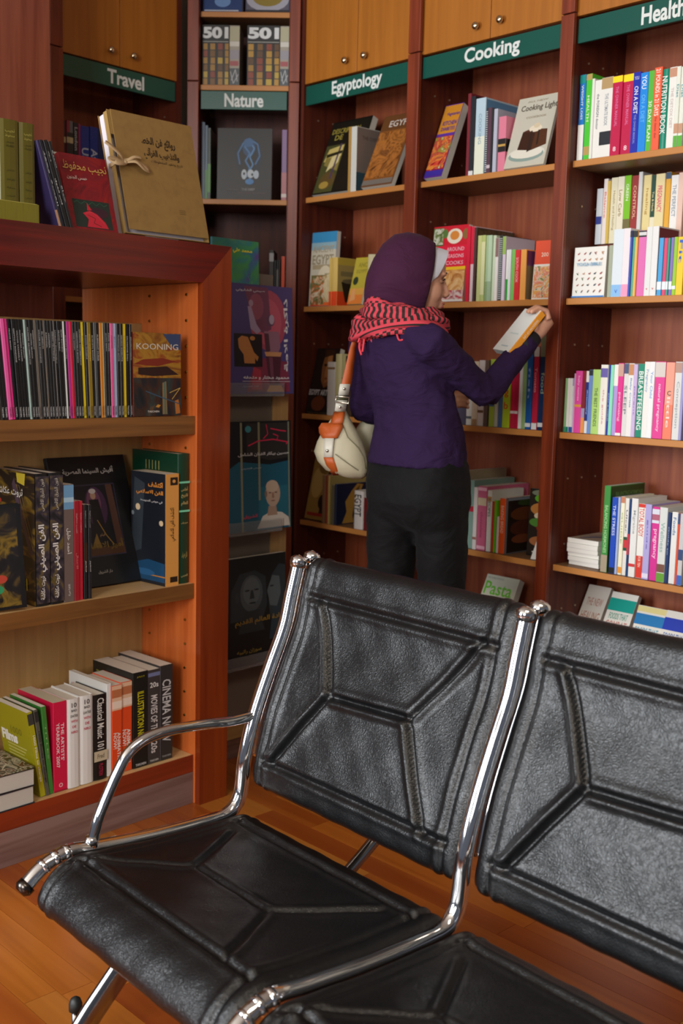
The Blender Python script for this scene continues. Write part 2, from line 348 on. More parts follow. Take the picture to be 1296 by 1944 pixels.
ce = box('ceiling', -5, 5, -3, 6.5, 3.1, 3.2, mat('#cfc6b8', .8)); ce['kind'] = 'structure'; ce['label'] = 'pale flat ceiling above the shelves'

# ------------------------------------------------------------------ tall wall units
SH = [2.054, 1.626, 1.196, .757, .33]
def tall_unit(fr, s0, s1, label, shelves, sign=None, doors=True, post_l=None, post_r=None, depth=.31, sx=None):
    r = empty('bookcase', fr.M @ Matrix.Translation((s0, 0, 0)), label, 'bookcase', 'tall book cases along the wall'); W = s1 - s0
    P = lambda n, *a, m=RED, bv=0: box(n, *a, m, r, bv)
    P('side_panel', 0, .02, .012, depth, 0, 3.0, m=RED_DARK); P('side_panel', W - .02, W, .012, depth, 0, 3.0, m=RED_DARK); P('back_panel', .02, W - .02, depth - .012, depth, 0, 3.0, m=BACKP if doors else RED_DARK)  # doorless corner case: shade painted into its back by the darker wood
    P('base', .02, W - .02, .04, .06, 0, SH[-1] - .02)
    for z in shelves:
        sh = box('shelf', .021, W - .021, .036, depth - .013, z - .02, z - .0005, SHELF_TOP, r); box('edge_strip', .021, W - .021, .03, .0358, z - .0205, z, EDGE, sh, .002)
    for a in (post_l, post_r):
        if a: P('post', a[0] - s0, a[1] - s0, -.004, .0115, 0, 2.492, bv=.002); P('upper_post', a[0] - s0, a[1] - s0, -.004, .0115, 2.496, 3.0, bv=.002)
    if doors:
        P('cabinet_floor', .021, W - .021, .04, depth - .013, 2.49, 2.505)
        for k in (0, 1):
            x0 = .012 + k * (W / 2 - .012) + (.0012 if k else 0); x1 = x0 + W / 2 - .0135
            d = box('door', x0, x1, .018, .035, 2.487, 3.0, OAK, r, .0015); kx = x1 - .05 if k == 0 else x0 + .05
            MB().ball((kx, .000, 2.533), (.013, .010, .013)).tube([(kx, .0, 2.533), (kx, .018, 2.533)], .005).build('knob', mat('#d8c8a8', .12, 1.0, name='knob_metal'), d, True)
    pins = MB()
    for sx_ in (.0201, W - .0201):
        sg = 1 if sx_ < .1 else -1
        for z in [q / 100 for q in range(60, 240, 22)]:
            for y in (.09, .17, .25): pins.tube([(sx_, y, z), (sx_ + sg * .003, y, z)], .0035, 8)
    pins.build('shelf_pins', mat('#b8a890', .3, .8), r)['kind'] = 'stuff'
    if sign:
        z0, z1, tx, tw, tv = sign; sb = box('sign_board', .026, W - .026, .018, .029, z0, z1, GREEN, r, .001)
        F = Face((.026, .018, z0), (1, 0, 0), (0, 0, 1), W - .052, z1 - z0)
        text(F, sb, tx, F.w * tv, F.h * .5, (.052 if not any(c in tx for c in 'gyp') else .062), LETTER, width=tw, bold=.026, name='lettering')
    return r
tall_unit(FW, -1.405, -.785, 'tall dark red bookcase under the Egyptology sign', SH, (2.405, 2.477, 'Egyptology', .27, .50), post_r=(-.812, -.757))
tall_unit(FW, -.784, -.134, 'tall dark red bookcase under the Cooking sign', SH, (2.405, 2.477, 'Cooking', .235, .515), post_r=(-.158, -.109))
tall_unit(FW, -.133, .53, 'tall dark red bookcase under the Health sign', SH, (2.405, 2.477, 'Health', .143, .481), post_r=(.49, .54))
tall_unit(FN, -.415, -.02, 'narrow dark red corner bookcase under the Nature sign', [2.765, 2.488, 2.047, 1.626, 1.196, .757, .33], (2.392, 2.462, 'Nature', .155, .5), doors=False, post_l=(-.44, -.395), post_r=(-.036, .004))
tall_unit(FT, -.60, -.02, 'tall dark red bookcase under the Travel sign', SH, (2.408, 2.481, 'Travel', .17, .55), post_l=(-.626, -.573))
# column in front of the travel case
s_, z_ = FT.px(98, 300, -.28)
co = MB().box(s_ - .75, s_, -.28, -.24, 0, 3.0).box(s_ - .75, s_ - .71, -.24, .0, 0, 3.0).build('wood_panel', wood('#7a3a2c', '#94503c', 'z', .22, coat=.5), bevel=.003)
co.matrix_world = FT.M; tag(co, 'tall reddish wood end panel left of the Travel shelves', 'panel')

# ------------------------------------------------------------------ low double sided case on the left
LC = empty('low_bookcase', FA.M, 'orange red wooden bookcase with mitred front frame, Arabic books on its top', 'bookcase')
ZT = 1.745; UB = 1.631; DP = .634; PW = .113; LX = -1.25
def lc(n, *a, m=INNER_A, bv=.001): return box(n, *a, m, LC, bv)
# front frame: top rail and post meet in a mitre
MB().add([(-.12 - 1.2, 0, UB), (0, 0, UB), (PW, 0, ZT), (-1.32, 0, ZT), (-1.32, .022, UB), (0, .022, UB), (PW, .022, ZT), (-1.32, .022, ZT)], [(0, 1, 2, 3), (5, 4, 7, 6), (3, 2, 6, 7), (0, 4, 5, 1), (0, 3, 7, 4), (1, 5, 6, 2)]).build('top_rail', REDX, LC)
MB().add([(0.0003, 0, .0), (PW, 0, .0), (PW, 0, ZT - .0004), (.0003, 0, UB - .0004), (.0003, .022, .0), (PW, .022, .0), (PW, .022, ZT - .0004), (.0003, .022, UB - .0004)], [(0, 1, 2, 3), (5, 4, 7, 6), (3, 2, 6, 7), (0, 4, 5, 1), (0, 3, 7, 4), (1, 5, 6, 2)]).build('front_post', POST_A, LC)
lc('top_board', LX, PW - .004, .0225, DP, UB, ZT - .001, m=REDX); lc('side_panel', .0, .03, .0225, DP, 0, UB - .0005); lc('end_panel', .0305, PW - .004, .0225, DP, 0, UB - .0005, m=POST_A); lc('side_panel', LX - .03, LX - .0005, .0, DP, 0, UB)
lc('back_panel', LX, -.0005, .298, .316, .0, 1.512, m=MAPLE); lc('kick_board', LX, -.001, .03, .048, 0, .103, m=wood('#6c504a', '#8a706a', 'x', .3, coat=.3))
for z0, z1, m_ in ((1.177, 1.233, BROWNX), (.667, .714, BROWNX), (.104, .160, wood('#6e2410', '#8c3416', 'x', .35))):
    sh = lc('shelf', LX, -.0015, .034, .2975, z0 + .002, z1 - .0005, m=MAPLEX); box('shelf_front', LX, -.0015, .03, .0335, z0, z1, m_, sh, .0008)
for z in (1.2, .7, .16): lc('rear_shelf', LX, -.0015, .3165, .60, z - .03, z, m=MAPLEX)
ho = MB()
for d in (.075, .259):
    for k in range(18): ho.tube([(.0005, d, .28 + .0775 * k), (-.003, d, .28 + .0775 * k)], [.0055, .004], 10)
ho.build('pin_sockets', mat('#c8a050', .25, 1.0), LC)['kind'] = 'stuff'

# ------------------------------------------------------------------ display stand with clear ledges
DS = empty('display_stand', FA.M @ Matrix.Translation((.125, .235, 0)), 'book stand with clear ledges between the low case and the shelves', 'display stand')
box('panel', 0, .40, .02, .05, .06, 1.70, mat('#6b6258', .5), DS, .001); box('side_strip', .401, .475, .012, .06, .0, 1.60, wood('#9a7648', '#b08a58', 'z', .45), DS, .002); box('side_strip', -.0, .40, .012, .0195, .07, .13, wood('#9a7648', '#b08a58', 'x', .45), DS)
box('base', 0, .40, .012, .06, 0, .068, wood('#5a4038', '#7c6058', 'x', .25, coat=.4), DS)
for z in (1.285, .812, .34):
    MB().box(.0, .395, -.045, .012, z, z + .005).box(.0, .395, -.049, -.0455, z - .0005, z + .045).build('clear_ledge', CLEAR, DS)
# ================================================================== WAITING BENCH
BN = empty('waiting_bench', FB.M, 'black leather waiting bench with chrome tube frames in the foreground', 'bench')
SPAN = .655
PROF = [(.155, .95), (.135, .875), (.117, .805), (.08, .722), (.045, .64), (.022, .572), (.008, .512), (.003, .465), (-.004, .435), (-.02, .412), (-.047, .400), (-.09, .399), (-.22, .404), (-.36, .417), (-.42, .425), (-.462, .419), (-.494, .402), (-.52, .380)]
BLACK = leather('#090a0c', 190, .35, .24)
SEATM = leather('#07080a', 260, .33, .3)
GREYM = mat('#1d1f1e', .5, name='rubber')
def prof_path(dv, dz, n=5, pts=PROF): return smooth_path([(0, a + dv, b + dz) for a, b in pts], n)
for k in range(3):
    u = SPAN * k
    fr_ = MB().tube([(u, p.y, p.z) for p in prof_path(0, 0)], .0165, 16).build('chrome_frame', CHROME, BN, True)
    fr2 = MB().tube([(u + .002, p.y, p.z) for p in prof_path(.040, .006, 5, PROF[:7])], .0145, 14).build('rear_tube', CHROME, BN, True)
    for nm, vv, zz, q in (('end_cap', .155, .952, fr_), ('end_cap', .195, .958, fr2)):
        MB().tube([(u, vv - .002, zz - .012), (u, vv, zz), (u, vv + .002, zz + .008), (u, vv + .003, zz + .013), (u, vv + .004, zz + .015)], [.0175, .0205, .019, .012, .004], 18).build(nm, CHROME, q, True)
    MB().tube([(u, -.512, .386), (u, -.522, .379), (u, -.529, .374)], [.0185, .0185, .011], 18).build('end_cap', mat('#55504c', .25, 1.0), fr_, True)
    for i, (a, b, c, d) in enumerate(((-.425, .425, -.437, .4245), (-.448, .4225, -.460, .4195), (-.474, .414, -.483, .409))):
        if i < 3: MB().tube([(u, a, b), (u, c, d)], .0178, 18).build('clamp_ring', CHROME, fr_, True)
# armrest on the outer frame
ap = [(462, 1367), (440, 1369), (400, 1374), (350, 1381), (305, 1391), (270, 1406), (243, 1430), (225, 1462), (205, 1507), (187, 1553), (178, 1590), (177, 1611)]
pts = []
for q in ap:
    P = on_plane(q[0], q[1], FB.w(0, 0, 0), FB.X); pts.append((0, (P - FB.O).dot(FB.Y), P.z))
print('arm', [(round(p[1], 3), round(p[2], 3)) for p in pts])
pts[0] = (0, .036, .615); pts[-1] = (0, -.375, .425)
ar = smooth_path(pts, 4); ar_r = [.0118] * len(ar)
A_ = MB().tube(ar, ar_r, 14).build('armrest', CHROME, BN, True)
MB().tube([(0, -.375, .425), (0, -.374, .445)], [.016, .0125], 14).build('armrest_socket', CHROME, A_, True)
def pad(name, path, u0, u1, seams, cross, nu, ns, m, roll=(), side=.036, puff=1.0):
    P = [Vector((0, a, b)) for a, b in path]; P = smooth_path(P, 8); L = [0]
    for a, b in zip(P, P[1:]): L.append(L[-1] + (b - a).length)
    T = L[-1]
    def at(s):
        for i in range(len(L) - 1):
            if L[i + 1] >= s - 1e-9:
                t = (s - L[i]) / (L[i + 1] - L[i] + 1e-12); a = P[max(i - 1, 0)]; b = P[min(i + 2, len(P) - 1)]; tg = (b - a).normalized()
                return P[i].lerp(P[i + 1], t), Vector((0, -tg.z, tg.y))
        return P[-1], Vector((0, 0, 1))
    def s_of(v, z): return min(range(len(P)), key=lambda i: (P[i].y - v) ** 2 + (P[i].z - z) ** 2)
    segs = []
    for (ua, va, za), (ub, vb, zb) in seams: segs.append((ua, L[s_of(va, za)], ub, L[s_of(vb, zb)]))
    segs = np.array(segs); U = np.linspace(u0, u1, nu); S = np.linspace(0, T, ns); uu, ss = np.meshgrid(U, S)
    H = np.zeros_like(uu) + .004
    for ua, sa, ub, sb in segs:
        dx, dy = ub - ua, sb - sa; t = np.clip(((uu - ua) * dx + (ss - sa) * dy) / (dx * dx + dy * dy), 0, 1); d = np.hypot(uu - ua - t * dx, ss - sa - t * dy)
        sd = ((uu - ua) * dy - (ss - sa) * dx) / np.hypot(dx, dy)
        fade = np.clip(np.minimum(((uu - ua) * dx + (ss - sa) * dy) / (dx * dx + dy * dy) + .04, 1.04 - ((uu - ua) * dx + (ss - sa) * dy) / (dx * dx + dy * dy)) / .12, 0, 1)
        H += fade * (-.0105 * puff * np.exp(-(d / .0055) ** 2) + .0048 * puff * np.exp(-((d - .013) / .0085) ** 2) * (sd > 0) + .0022 * puff * np.exp(-((d - .014) / .009) ** 2))
    ed = np.minimum(uu - u0, u1 - uu)
    H -= .010 * np.exp(-(ed / .010) ** 2); H -= .0045 * np.exp(-((ed - side) / .0045) ** 2); H += .003 * np.exp(-((ed - side - .014) / .008) ** 2)
    for s0 in roll:
        s0 = L[s_of(*s0)]; msk = (ed > side); H += (-.0065 * np.exp(-((ss - s0) / .0065) ** 2) + .003 * np.exp(-((np.abs(ss - s0) - .014) / .008) ** 2)) * np.clip((ed - side + .01) / .012, 0, 1)
    H += .0008 * np.sin(uu * 61 + 9 * ss) * np.sin(ss * 47 + 1.3 * uu * 9)
    V = []
    for j in range(ns):
        p, n = at(S[j])
        for i in range(nu): V.append((U[i], p.y + n.y * H[j, i] * cross, p.z + n.z * H[j, i] * cross))
    f = [(j * nu + i, j * nu + i + 1, (j + 1) * nu + i + 1, (j + 1) * nu + i) for j in range(ns - 1) for i in range(nu - 1)]
    if cross < 0: f = [tuple(reversed(q)) for q in f]
    o = mesh(name, V, f, m, BN, True); so = o.modifiers.new('solid', 'SOLIDIFY'); so.thickness = .018; so.offset = -1; return o
def bpt(x, y, k=0):   # back plane point in bench axes
    n = FB.w(0, .42, -.13).xyz - FB.O; n = (FB.Y * .42 + Vector((0, 0, -.13)))
    P = on_plane(x, y, FB.w(0, .012, .52), n) - FB.O; return (P.dot(FB.X) - k, P.dot(FB.Y), P.z)
def spt(x, y, k=0):
    P = on_plane(x, y, Vector((0, 0, .412)), Vector((0, 0, 1))) - FB.O; return (P.dot(FB.X) - k, P.dot(FB.Y), P.z)
bs = [((606, 1140), (621, 1324)), ((621, 1324), (773, 1358)), ((773, 1358), (912, 1212)), ((621, 1324), (514, 1452)), ((773, 1358), (802, 1588))]
seams_b = [(bpt(*a), bpt(*b)) for a, b in bs]; print('bs', [[tuple(round(x, 3) for x in q) for q in s] for s in seams_b])
ssn = [((375, 1648), (446, 1577)), ((375, 1648), (135, 1648)), ((375, 1648), (508, 1736)), ((508, 1736), (730, 1727)), ((508, 1736), (425, 1846))]
seams_s = [(spt(*a), spt(*b)) for a, b in ssn]; print('ss', [[tuple(round(x, 3) for x in q) for q in s] for s in seams_s])
BP = [(.050, .476), (.030, .468), (.016, .474), (.012, .492), (.016, .52), (.030, .572), (.052, .64), (.087, .722), (.124, .805), (.142, .875), (.156, .925), (.166, .950), (.184, .960), (.205, .950), (.214, .925)]
SP = [(-.012, .372), (-.003, .388), (-.012, .402), (-.035, .408), (-.09, .408), (-.22, .412), (-.36, .424), (-.415, .430), (-.455, .422), (-.485, .402), (-.505, .372), (-.503, .350), (-.488, .340)]
# back pad runs bottom to top: its outward side faces the sitter (-v), seat pad runs back to front: outward is up
b0 = pad('back_pad', BP, .020, SPAN - .020, seams_b, 1, 150, 170, BLACK, roll=((.142, .88), (.020, .53)), puff=1.12)
s0_ = pad('seat_pad', SP, .020, SPAN - .020, seams_s, -1, 150, 170, SEATM, roll=((-.055, .408), (-.425, .43)), puff=.55)
for src in (b0, s0_):
    o = src.copy(); COL.objects.link(o); o.parent = BN; o.location = (SPAN, 0, 0)
# beam and legs
MB().box(-.02, SPAN * 2 + .1, -.30, -.24, .30, .335).build('beam', GREYM, BN, bevel=.004)
for u in (.085, SPAN * 2 - .085):
    def oval(pts, a, b):
        R = []
        for i, p in enumerate(pts):
            p = Vector(p); t = (Vector(pts[min(i + 1, len(pts) - 1)]) - Vector(pts[max(i - 1, 0)])).normalized(); x = Vector((1, 0, 0)); y = t.cross(x).normalized()
            R.append([p + x * a * math.cos(q * math.pi / 8) + y * b * math.sin(q * math.pi / 8) for q in range(16)])
        return MB().loft(R)
    oval([(u, -.27, .30), (u, -.347, .200), (u, -.42, .125), (u, -.49, .045), (u, -.515, .018)], .015, .028).build('leg', mat('#a8a6a4', .14, 1.0, name='chrome_leg'), BN, True)
    oval([(u, -.20, .30), (u, -.05, .2), (u, .10, .10), (u, .22, .018)], .015, .024).build('leg', mat('#a8a6a4', .14, 1.0, name='chrome_leg'), BN, True)
    oval([(u, .06, .085), (u, .30, .238), (u, .38, .292), (u, .40, .30)], .014, .016).build('rear_brace', mat('#a8a6a4', .14, 1.0, name='chrome_leg'), BN, True)
    g = MB().tube([(u - .062, -.425, .0), (u - .062, -.425, .012), (u - .062, -.425, .0125), (u - .062, -.425, .105)], [.018, .018, .008, .008], 14).build('levelling_bolt', CHROME, BN, True)
    MB().tube([(u - .062, -.425, .100), (u - .062, -.425, .114), (u - .062, -.425, .124), (u - .062, -.425, .129)], [.0135, .0135, .010, .003], 16).build('bolt_cap', GREYM, g, True)
    box('bolt_bracket', u - .062, u - .01, -.432, -.418, .03, .04, GREYM, BN)
# ================================================================== BOOKS ON THE TALL SHELVES (spine rows are x0, x1, y of the top edge as measured, then colours and lettering)
W_ = '#ecebe4'; CR = '#e6dfc0'
def cov(*items): return lambda F, c: shapes(F, c, list(items))
# ---- Health, top shelf
spines(FW, 2.054, .045, 'on the top Health shelf', 'diet books on the top Health shelf', [
 (1094, 1105, 145, '#1d78c8', 'blue and white book with teal top', [(0, .42, W_), (.9, 1, '#12908c')], [('WEIGHT LOSS', '#e8eef4', .68, .4, .35)]),
 (1105.5, 1116.5, 143, '#4cc832', 'bright green book with tan top', [(.93, 1, '#b99a58'), (.06, .16, '#b99a58')], [('HEALTH', '#e0f0d0', .6, .3, .4)]),
 (1117, 1122, 151, W_, 'very thin white book'),
 (1122.5, 1136, 154, W_, 'plain white book with grey lettering', [], [('the FOREIGN doctor', '#666a70', .6, .45, .35)]),
 (1136.5, 1158, 150, W_, 'thick white book with black band and tan top', [(.86, 1, '#b99a68'), (.16, .33, '#20242a')], [('THE ULTIMATE BOOK', '#9aa0a8', .6, .4, .3)]),
 (1158.5, 1177, 147, '#c00c46', 'crimson book with yellow top and small white emblem', [(.92, 1, '#f2e012')], [('THE OWNER MANUAL', '#e070a0', .62, .5, .3), ('8', '#f4d8e0', .09, .3, .4, 0)]),
 (1177.5, 1197, 143, '#c00c46', 'crimson book with yellow top beside a navy book', [(.91, 1, '#f2e012')], [('THE OWNER MANUAL', '#e070a0', .62, .5, .3), ('8', '#f4d8e0', .09, .3, .4, 0)]),
 (1197.5, 1211.5, 139.5, '#1426a8', 'navy blue book lettered ON A DIET', [], [('YOU', '#c8d0f0', .93, .6, .4, 0), ('ON A DIET', '#e8ecf8', .66, .34, .55), ('THE OWNER MANUAL', '#8894d8', .3, .36, .3)]),
 (1212, 1227, 140, '#0f8ae4', 'sky blue book lettered YOU ON A DIET', [], [('YOU', '#e8f4ff', .88, .17, .6), ('ON A DIET', '#60b8f8', .55, .35, .5)]),
 (1227.5, 1238.5, 136, '#58b83c', 'green book lettered 30 DAY PLAN', [], [('30 DAY PLAN', '#e4f4d8', .38, .5, .55)]),
 (1239, 1254, 130, '#f0603c', 'orange red book lettered 21 POUNDS in 21 DAYS', [], [('21 POUNDS in 21 DAYS', '#fff0e0', .7, .56, .55), ('the detox diet', '#b03020', .28, .26, .3)]),
 (1254.5, 1267, 133, '#0e8a70', 'teal green book lettered NUTRITION BOOK', [], [('NUTRITION BOOK', '#eef6f0', .55, .72, .8)], {'hard': True}),
 (1267.5, 1282, 129, W_, 'white book with small portrait atop its spine', [(.88, .99, '#c89478')], [('THE DETOX DIET', '#c8b8b0', .5, .5, .35)]),
 (1282.5, 1290, 127, '#e6eadc', 'pale green book with green foot and portrait', [(0, .15, '#5cb038'), (.18, .3, '#c89878')], [('Diet', '#60a0a8', .7, .16, .6)]),
 (1290.5, 1299, 127, '#e6eadc', 'pale green footed book at the right picture edge', [(0, .15, '#5cb038'), (.18, .3, '#c89878')], [('Diet', '#60a0a8', .7, .16, .6)]),
], depth=.15)
# ---- Health, second shelf: rear row on a riser, front row before it
box_r = empty('riser', FW.M @ Matrix.Translation((-.10, .17, 1.6265)), 'low wooden riser carrying the rear row of health books', 'riser'); box('platform', 0, .60, 0, .11, .165, .178, RED, box_r); box('riser_front', 0, .60, .0, .012, 0, .1645, RED, box_r); box('riser_back', 0, .60, .098, .11, 0, .1645, RED, box_r)
spines(FW, 1.8055, .155, 'in the raised rear row of Health', 'health books in the raised rear row', [
 (1133, 1144, 359, '#dfe6ec', 'pale blue white book', [(.36, .5, '#3a4698')]),
 (1144.5, 1152.5, 340, '#efe2dc', 'cream book with pink lettering', [], [('Balance', '#e0806c', .6, .4, .5)]),
 (1153, 1159, 344, '#d8b858', 'mustard yellow thin book'),
 (1159.5, 1172, 338, CR, 'cream book with brown lettering', [], [('Health and Healing', '#a89868', .5, .6, .4)]),
 (1172.5, 1185, 336, '#ece4cc', 'cream book lettered Low Carb', [], [('Low Carb', '#a08c58', .6, .4, .5)]),
 (1185.5, 1198, 334, '#7cc422', 'bright lime green book', [(.1, .35, '#74683c')], [('GREEN', '#f0f8d8', .75, .25, .4)]),
 (1198.5, 1212, 334, '#9c2e2c', 'brick red book', [], [('CONTROL', '#e8b898', .6, .5, .4)]),
 (1212.5, 1220, 327, '#d4d6d4', 'light grey slim book'),
 (1220.5, 1235, 333, '#e4d294', 'straw coloured book', [], [('healing', '#b89040', .6, .4, .4)]),
 (1235.5, 1244.5, 333, '#1d4636', 'dark green book with cream foot', [(0, .36, CR)], [('Tea & Herb', '#d8d0a0', .6, .3, .4)]),
 (1245, 1262.5, 331, '#e6d6a0', 'cream book with pink oval', [(.3, .3, '#e07890')], [('PREGNANCY', '#d83870', .62, .4, .5)]),
 (1263, 1272.5, 327, '#e2a830', 'orange yellow book with dark top', [(.9, 1, '#35506c')]),
 (1273, 1287, 333, '#eceae6', 'white book lettered THE PERFECT', [], [('THE PERFECT', '#8894a0', .6, .5, .5)]),
 (1287.5, 1298, 328, '#e8c4b4', 'pale salmon book'),
], depth=.13)
spines(FW, 1.626, .035, 'in the front row of the second Health shelf', 'small health books in front of the raised row', [
 (1154.5, 1162, 466, '#a8b098', 'slim grey green book', [], [], {'w': .12}),
 (1162.5, 1182, 436, '#dde8ee', 'thick pale blue white book', [(0, .18, '#8cc0ee')], [('v', '#4878d8', .08, .3, .3, 0)]),
 (1182.5, 1195.5, 434, '#eee6ea', 'white book with pink foot', [(0, .18, '#f0a0c4')]),
 (1196, 1200.5, 438, '#3a50b8', 'slim royal blue book with checkered top', [(.9, 1, '#282828')]),
 (1201, 1205.5, 438, '#54b090', 'slim mint green book with dark top', [(.9, 1, '#282828')]),
 (1206, 1211, 438, '#ecb85c', 'slim apricot book with dark top', [(.9, 1, '#282828')]),
 (1211.5, 1226, 438, '#e070b4', 'pink book with checkered top', [(.9, 1, '#282828'), (.925, .975, '#d8d8d8')]),
 (1226.5, 1237.5, 431, '#e4e6e4', 'white book with small red mark', [], [('v', '#d03030', .1, .3, .3, 0)]),
 (1238, 1250, 430, '#e8e8e6', 'tall white book with dark side', [], [('v', '#d03030', .1, .3, .3, 0)], {'front': lambda F, c: patch(F, c, .02, .02, .98, .98, mat('#7c3c40', .5))}),
 (1250.5, 1259, 452, '#46a4de', 'light blue book', [(.1, .24, '#e8f0f4')]),
 (1259.5, 1266.5, 452, '#d84670', 'rose red book', [(.1, .24, '#e8f0f4')]),
 (1267, 1271.5, 452, '#3c9c84', 'slim green book', [(.1, .24, '#e8f0f4')]),
 (1272, 1278, 451, '#8474bc', 'purple book', [(.1, .24, '#e8f0f4')]),
 (1278.5, 1285.5, 450, '#98c828', 'lime green book', [(.1, .16, '#e8f0f4')]),
 (1286, 1299, 450, '#f2cc20', 'yellow book with blue lettering', [], [('Fit', '#2c60c0', .75, .4, .5)]),
], depth=.115)
# facing white book with figures
r_, c_, F_ = faced(FW, FW.px(1083, 563, .04)[0], .045, 1.626, .118, .022, .158, W_, 'white YOGA book facing out beside the small health books', yaw=2, tilt=2)
f_ = F_['front']; it = []
random.seed(3)
for jx in range(5):
    for jy in (0, 1, 2, 3, 5, 6):
        x = .14 + jx * .18 + random.uniform(-.02, .02); y = .12 + jy * .125; q = random.choice(('#7a5238', '#3a4a58', '#c09068', '#a84848', '#506838')); a = random.uniform(-60, 60)
        if jy == 3: y = .47
        it += [(q, ('o', x, y, .035, .014, a)), ('#b88868', ('o', x + .03, y + .02, .012, .010))]
shapes(f_, c_, it + [('#2a78c8', ('r', 0, 0, 1, .03))]); text(f_, c_, 'YOGA BIBLE', f_.w * .5, f_.h * .655, f_.h * .065, '#6aa8d0', width=f_.w * .75)
# ---- Health, third shelf
spines(FW, 1.196, .045, 'on the third Health shelf', 'family health books on the third Health shelf', [
 (1064, 1067.5, 718, '#8cb880', 'very slim green white book', [(0, .1, '#1a8060')]),
 (1068, 1073, 718, W_, 'very slim white book with teal foot', [(0, .1, '#1a8060')]),
 (1073.5, 1077.5, 718, W_, 'very slim white book with blue foot', [(0, .1, '#2458a8')]),
 (1078, 1081.5, 718, '#e2dcec', 'very slim white and lilac book', [(0, .1, '#2458a8'), (.86, 1, '#a8a0d0')]),
 (1082, 1085, 709, '#d8a8cc', 'very slim lilac book'),
 (1085.5, 1098, 704, '#e850a4', 'hot pink book with orange foot mark', [(.42, .46, '#e8a040')], [('baby names', '#f8b8dc', .72, .4, .4)]),
 (1098.5, 1105, 704, '#8c2c34', 'maroon book with orange foot', [(0, .25, '#f0a058'), (.25, .4, '#a8a0c0')]),
 (1105.5, 1111.5, 704, '#1c3c90', 'navy and white slim book', [(0, .2, W_), (.82, 1, W_)], [('dictionary', '#c8d4f0', .5, .4, .4)]),
 (1112, 1119.5, 702, '#7494d0', 'soft blue book with black top', [(.91, 1, '#303438')]),
 (1120, 1135, 701.5, '#b4da78', 'lime green book lettered THE BEST FRIENDS', [], [('THE BEST FRIENDS', '#4c6c30', .42, .6, .4)]),
 (1135.5, 1149, 692.5, '#f0ece0', 'cream book with violet square', [(.82, .95, '#6c60a8')], [('the guide', '#d8a0a0', .4, .5, .3)]),
 (1149.5, 1154, 693, '#142c94', 'deep blue slim book', [], [('BABY & CHILD', '#90a0e0', .4, .4, .5)]),
 (1154.5, 1161, 693, '#8ee0bc', 'mint green book'),
 (1161.5, 1169.5, 692, '#b498d8', 'lilac book with white top', [(.7, 1, W_)]),
 (1170, 1180.5, 689.5, '#e0308c', 'deep pink book with portrait top', [(.82, .99, '#d0a090'), (0, .04, W_)], [('parenting', '#f8c0e0', .4, .4, .5)]),
 (1181, 1190, 690, '#dedcd8', 'grey white book lettered SLEEP', [(.86, 1, '#485878')], [('SLEEP', '#788088', .5, .4, .6)]),
 (1190.5, 1201, 690, '#eceae4', 'white book with baby picture at top', [(.84, .99, '#c88c60')], [('Baby Crisis', '#70a0c8', .6, .4, .4)]),
 (1201.5, 1209, 692, '#cdb8e0', 'pale lilac book', [], [('parent', '#9878c0', .5, .4, .4)]),
 (1209.5, 1221, 691, '#128a6c', 'green book lettered BREASTFEEDING', [], [('BREASTFEEDING', '#e8f4ec', .5, .8, .75)]),
 (1221.5, 1233, 687, '#ecebe6', 'white book with faint blue lettering', [], [('Pregnancy', '#80a8c8', .75, .3, .5)]),
 (1233.5, 1243, 687, '#eef0f0', 'white book lettered in light blue', [], [('Your Child', '#78a4d8', .7, .35, .5)]),
 (1243.5, 1263, 686.5, '#e23c92', 'thick magenta book lettered natural pregnancy', [(.8, .99, '#d8cfc8'), (.84, .84, W_)], [('natural pregnancy', '#f8d0e8', .4, .62, .35)]),
 (1263.5, 1280, 688, '#f2a088', 'salmon pink book with dark curl emblem', [(.0, .45, '#f28060')], [('C', '#404040', .6, .45, .5, 0), ('little', '#f8dcd0', .35, .4, .4)]),
 (1280.5, 1294, 687, '#dcdcd8', 'grey white book with portrait top', [(.86, .99, '#b89080')], [('Conception', '#a0a8b0', .45, .6, .5)]),
 (1294.5, 1300, 687, '#9c98cc', 'lavender book at the right picture edge'),
], depth=.14)
